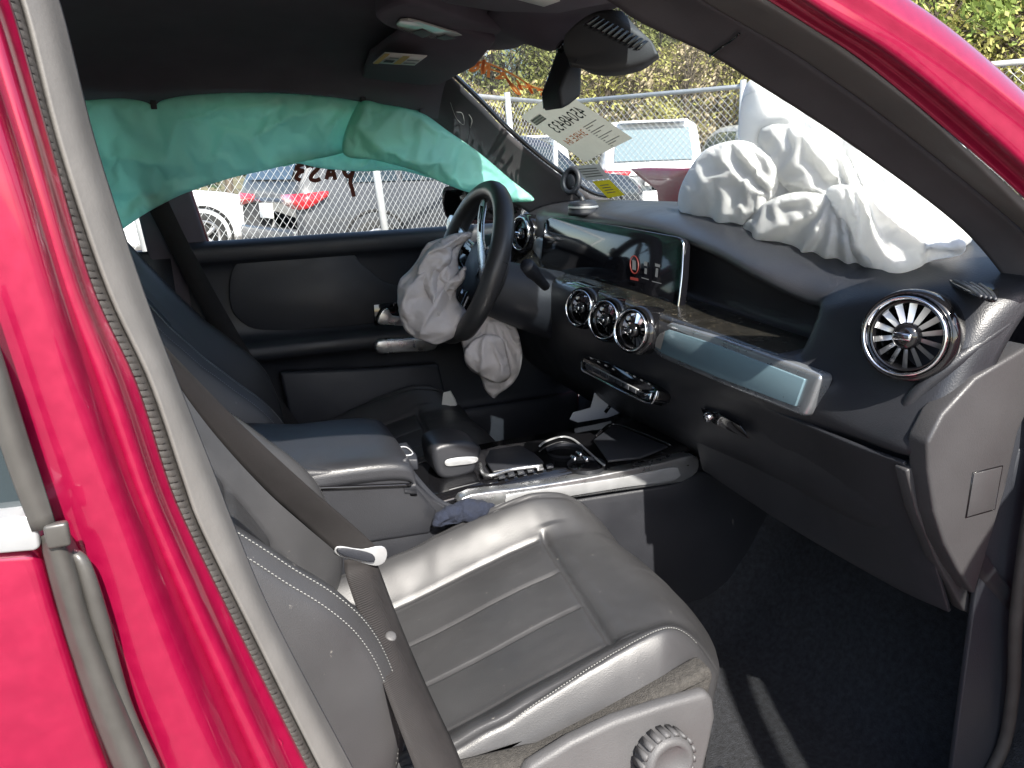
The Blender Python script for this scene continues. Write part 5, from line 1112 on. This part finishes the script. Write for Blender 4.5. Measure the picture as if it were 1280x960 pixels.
# curtain airbag along the driver's side windows
cu_ = thing('curtain_airbag', "teal curtain airbag hanging over the driver's side windows", 'airbag', Vector((.2, .64, 1.1)))
up_ = [(40, 122), (95, 126), (150, 123), (183, 128), (193, 134), (204, 125), (250, 118), (330, 116), (400, 120), (450, 127), (500, 135), (527, 140)]
lo_ = [(40, 350), (100, 325), (148, 290), (180, 268), (205, 254), (235, 240), (290, 222), (330, 213), (372, 203), (425, 192), (470, 172), (520, 150)]
dep = lambda a, b: .615 + .045 * bez((b - 120) / 160)
cloth_mesh('panel', sheet(up_ + [(532, 150)] + [(520, 160), (470, 176), (425, 192)] + lo_[::-1][3:], 5.5, dep, .012, .045, 21, bend=.4, npin=.003, pleat=(520, 40, 26, .016)), 'curtain', cu_)
cloth_mesh('panel', sheet([(448, 130), (480, 131), (526, 141), (560, 164), (600, 192), (640, 226), (668, 248), (660, 252), (630, 251), (585, 240), (550, 227), (515, 212), (470, 200), (428, 190)], 4.5, lambda a, b: .585 + .06 * bez((a - 500) / 160), .016, .05, 27, bend=.3, npin=.004, pleat=(690, 270, 22, .018)), 'curtain', cu_)
cloth_mesh('panel', sheet([(340, 190), (400, 180), (470, 178), (540, 195), (545, 222), (500, 213), (450, 214), (400, 210), (372, 204), (352, 208)], 5, lambda a, b: .668, .008, .08, 31, bend=.05), 'curtain', cu_)
for px, py in ((454, 127), (192, 131), (527, 141)): box('clip', Q(px, py, y=.612), (.006, .006, .009), 'plastic', cu_, bev=.001)

# ================================================================ SMALL THINGS
# sheet taped inside the windshield, its marker writing seen from behind
def on(px, py, off=.003):
    p, n = onws(px, py); return p + n * off
sh = [(645, 146), (732, 201), (792, 171), (700, 108)]
c4 = [on(*p, .004) for p in sh]
g4 = [[c4[0].lerp(c4[1], u).lerp(c4[3].lerp(c4[2], u), v) + Vector((-.004, 0, .003)) * (math.sin(math.pi * u) * math.sin(math.pi * v)) for u in (0, .25, .5, .75, 1)] for v in (0, .25, .5, .75, 1)]
pt = grid('paper_sheet', g4, 'paper', None, kr=3, kc=3, top=('creased yellowish sheet with mirrored marker numbers taped inside the windshield', 'paper'))
e_u = (c4[1] - c4[0]).normalized(); e_v = (c4[3] - c4[0]).normalized(); pn = e_u.cross(e_v).normalized()
if pn.dot(CAM - c4[0]) < 0: pn = -pn
def pp(u, v, o=.0075): return c4[0].lerp(c4[1], u).lerp(c4[3].lerp(c4[2], u), v) + pn * o
# the number runs along v; seen from inside it reads backwards
wv_ = (c4[3] - c4[0]).length; wu_ = (c4[1] - c4[0]).length
text('lettering', '45048433', pp(.44, .96), -e_v, -e_u, wv_ * .185, 'ink', pt, sy=1.35)
text('lettering', '3HRE 84', pp(.66, .62), -e_v, -e_u, wv_ * .13, 'ink_orange', pt, sy=1.2)
for k in range(12):
    u0, v0 = .55 + .036 * k, .62 + .05 * (k % 3); a, b = pp(u0, .66, .006), pp(u0, .94 - .12 * (k % 3), .006); stroke('print_line', [a, b], .0022, 'ink_grey', pt, pn, k=1)
for k in range(9): stroke('bar', [pp(.10 + .012 * k, .10, .006), pp(.10 + .012 * k, .36, .006)], .0012 + .0009 * (k % 3), 'ink_grey', pt, pn, k=1)
s1_ = [on(*p, .004) for p in [(712, 206), (750, 204), (763, 221), (735, 225)]]
st1 = mesh('sticker', s1_, [(0, 1, 2, 3)], 'sticker_white', None, smooth=False, top=('small pale printed sticker low on the windshield above the yellow one', 'sticker'))
nS = onws(735, 213)[1]
def sq(q, u, v, o): return q[0].lerp(q[1], u).lerp(q[3].lerp(q[2], u), v) + nS * o
for k in range(4): stroke('print_line', [sq(s1_, .15, .22 + .17 * k, .002), sq(s1_, .85, .22 + .17 * k, .002)], .004, 'ink_grey', st1, nS, k=1)
s2_ = [on(*p, .005) for p in [(741, 225), (763, 223), (782, 242), (761, 246)]]
st2 = mesh('sticker', s2_, [(0, 1, 2, 3)], 'sticker_yellow', None, smooth=False, top=('small bright yellow sticker in the bottom corner of the windshield', 'sticker'))
for k in range(4): stroke('print_line', [sq(s2_, .25, .25 + .15 * k, .002), sq(s2_, .75, .25 + .15 * k, .002)], .003, 'ink_grey', st2, nS, k=1)

# magnetic phone holder on the dash
ph = thing('phone_holder', 'black round phone holder on a suction base at the dash edge', 'phone holder', Vector((.80, .36, 1.125)))
pc = QP(730, 264, (0, 0, 1.135), Vector((0, 0, 1))); pc = Q(729, 262, y=.36); 
lathe('base', [(.0, -.012), (.034, -.012), (.036, -.004), (.033, .001), (.034, .004), (.034, .012), (.028, .018), (.012, .020), (0, .020)], pc, (0, 0, 1), 'plastic', ph, n=36)
lathe('base_ring', [(.0345, .004), (.0352, .006), (.0345, .009)], pc, (0, 0, 1), 'satin', ph, n=36)
tube('arm', [pc + Vector((0, 0, .018)), pc + Vector((-.004, .004, .03)), Q(720, 240, y=.36), Q(716, 232, y=.36)], [.007, .006, .007, .008], 'plastic', ph, n=10)
rc = Q(714, 226, y=.36); ra = Vector((-.86, -.45, .2)).normalized()
a_, u_, s_ = frame(ra)
tube('ring', [rc + (u_ * math.cos(t) * .026 + s_ * math.sin(t) * .022) for t in [k * 2 * math.pi / 20 for k in range(20)]], .006, 'plastic', ph, n=10, k=3, closed=True)
lathe('pad', [(.021, -.004), (.021, -.001), (0, -.001)], rc, ra, 'plastic', ph, n=28)

# dark cloth glove on the console side, torn cards in the driver's footwell
lob = [(Q(px, py, y=-.15), r) for px, py, r in ((552, 648, .016), (566, 644, .020), (584, 638, .021), (600, 636, .017), (614, 636, .011), (546, 653, .012))]
blob('glove', lob, 'navy_cloth', ('dark navy cloth glove squeezed between seat and console', 'glove'), vox=.005, grow=.12, bend=.04, seed=12)
cdp = [Q(a, b, y=.20) for a, b in [(712, 524), (716, 516), (738, 510), (744, 488), (762, 502), (778, 515), (760, 522), (722, 528)]]
cg = prism('torn_card', cdp, (.004, .004, 0), 'card_grey', None, bev=0, smooth=False, top=('pale grey torn card with a black slot in the footwell', 'card'))
prism('slot', [Q(a, b, y=.198) for a, b in [(755, 514), (763, 504), (766, 506), (758, 517)]], (-.001, -.001, 0), 'gloss_black', cg, bev=0)
prism('torn_card', [Q(a, b, y=.55) for a, b in [(552, 508), (554, 491), (562, 489), (568, 500), (570, 507)]], (.004, .004, 0), 'label_white', None, bev=0, smooth=False, top=("small white scrap on the floor by the driver's door", 'card'))
prism('paper_scrap', cr([Q(a, b, z=.655) for a, b in [(388, 549), (396, 541), (420, 539), (440, 544), (444, 549), (415, 550)]], 2, True), (0, 0, .003), 'carpet_tan', None, bev=0, smooth=False, top=("beige crumpled paper scrap on the driver's seat cushion", 'paper'))
# driver footwell: pedals
pd = thing('brake_pedal', "metal faced pedal under the steering column in the driver's footwell", 'pedal', Vector((.86, .36, .38)))
box('pad', (.80, .36, .47), (.012, .045, .03), 'satin', pd, ax=((.9, 0, -.4), (0, 1, 0), (.4, 0, .9)), bev=.004)
tube('lever', [(.81, .36, .49), (.88, .36, .58), (.93, .36, .72)], .009, 'plastic', pd, n=8)
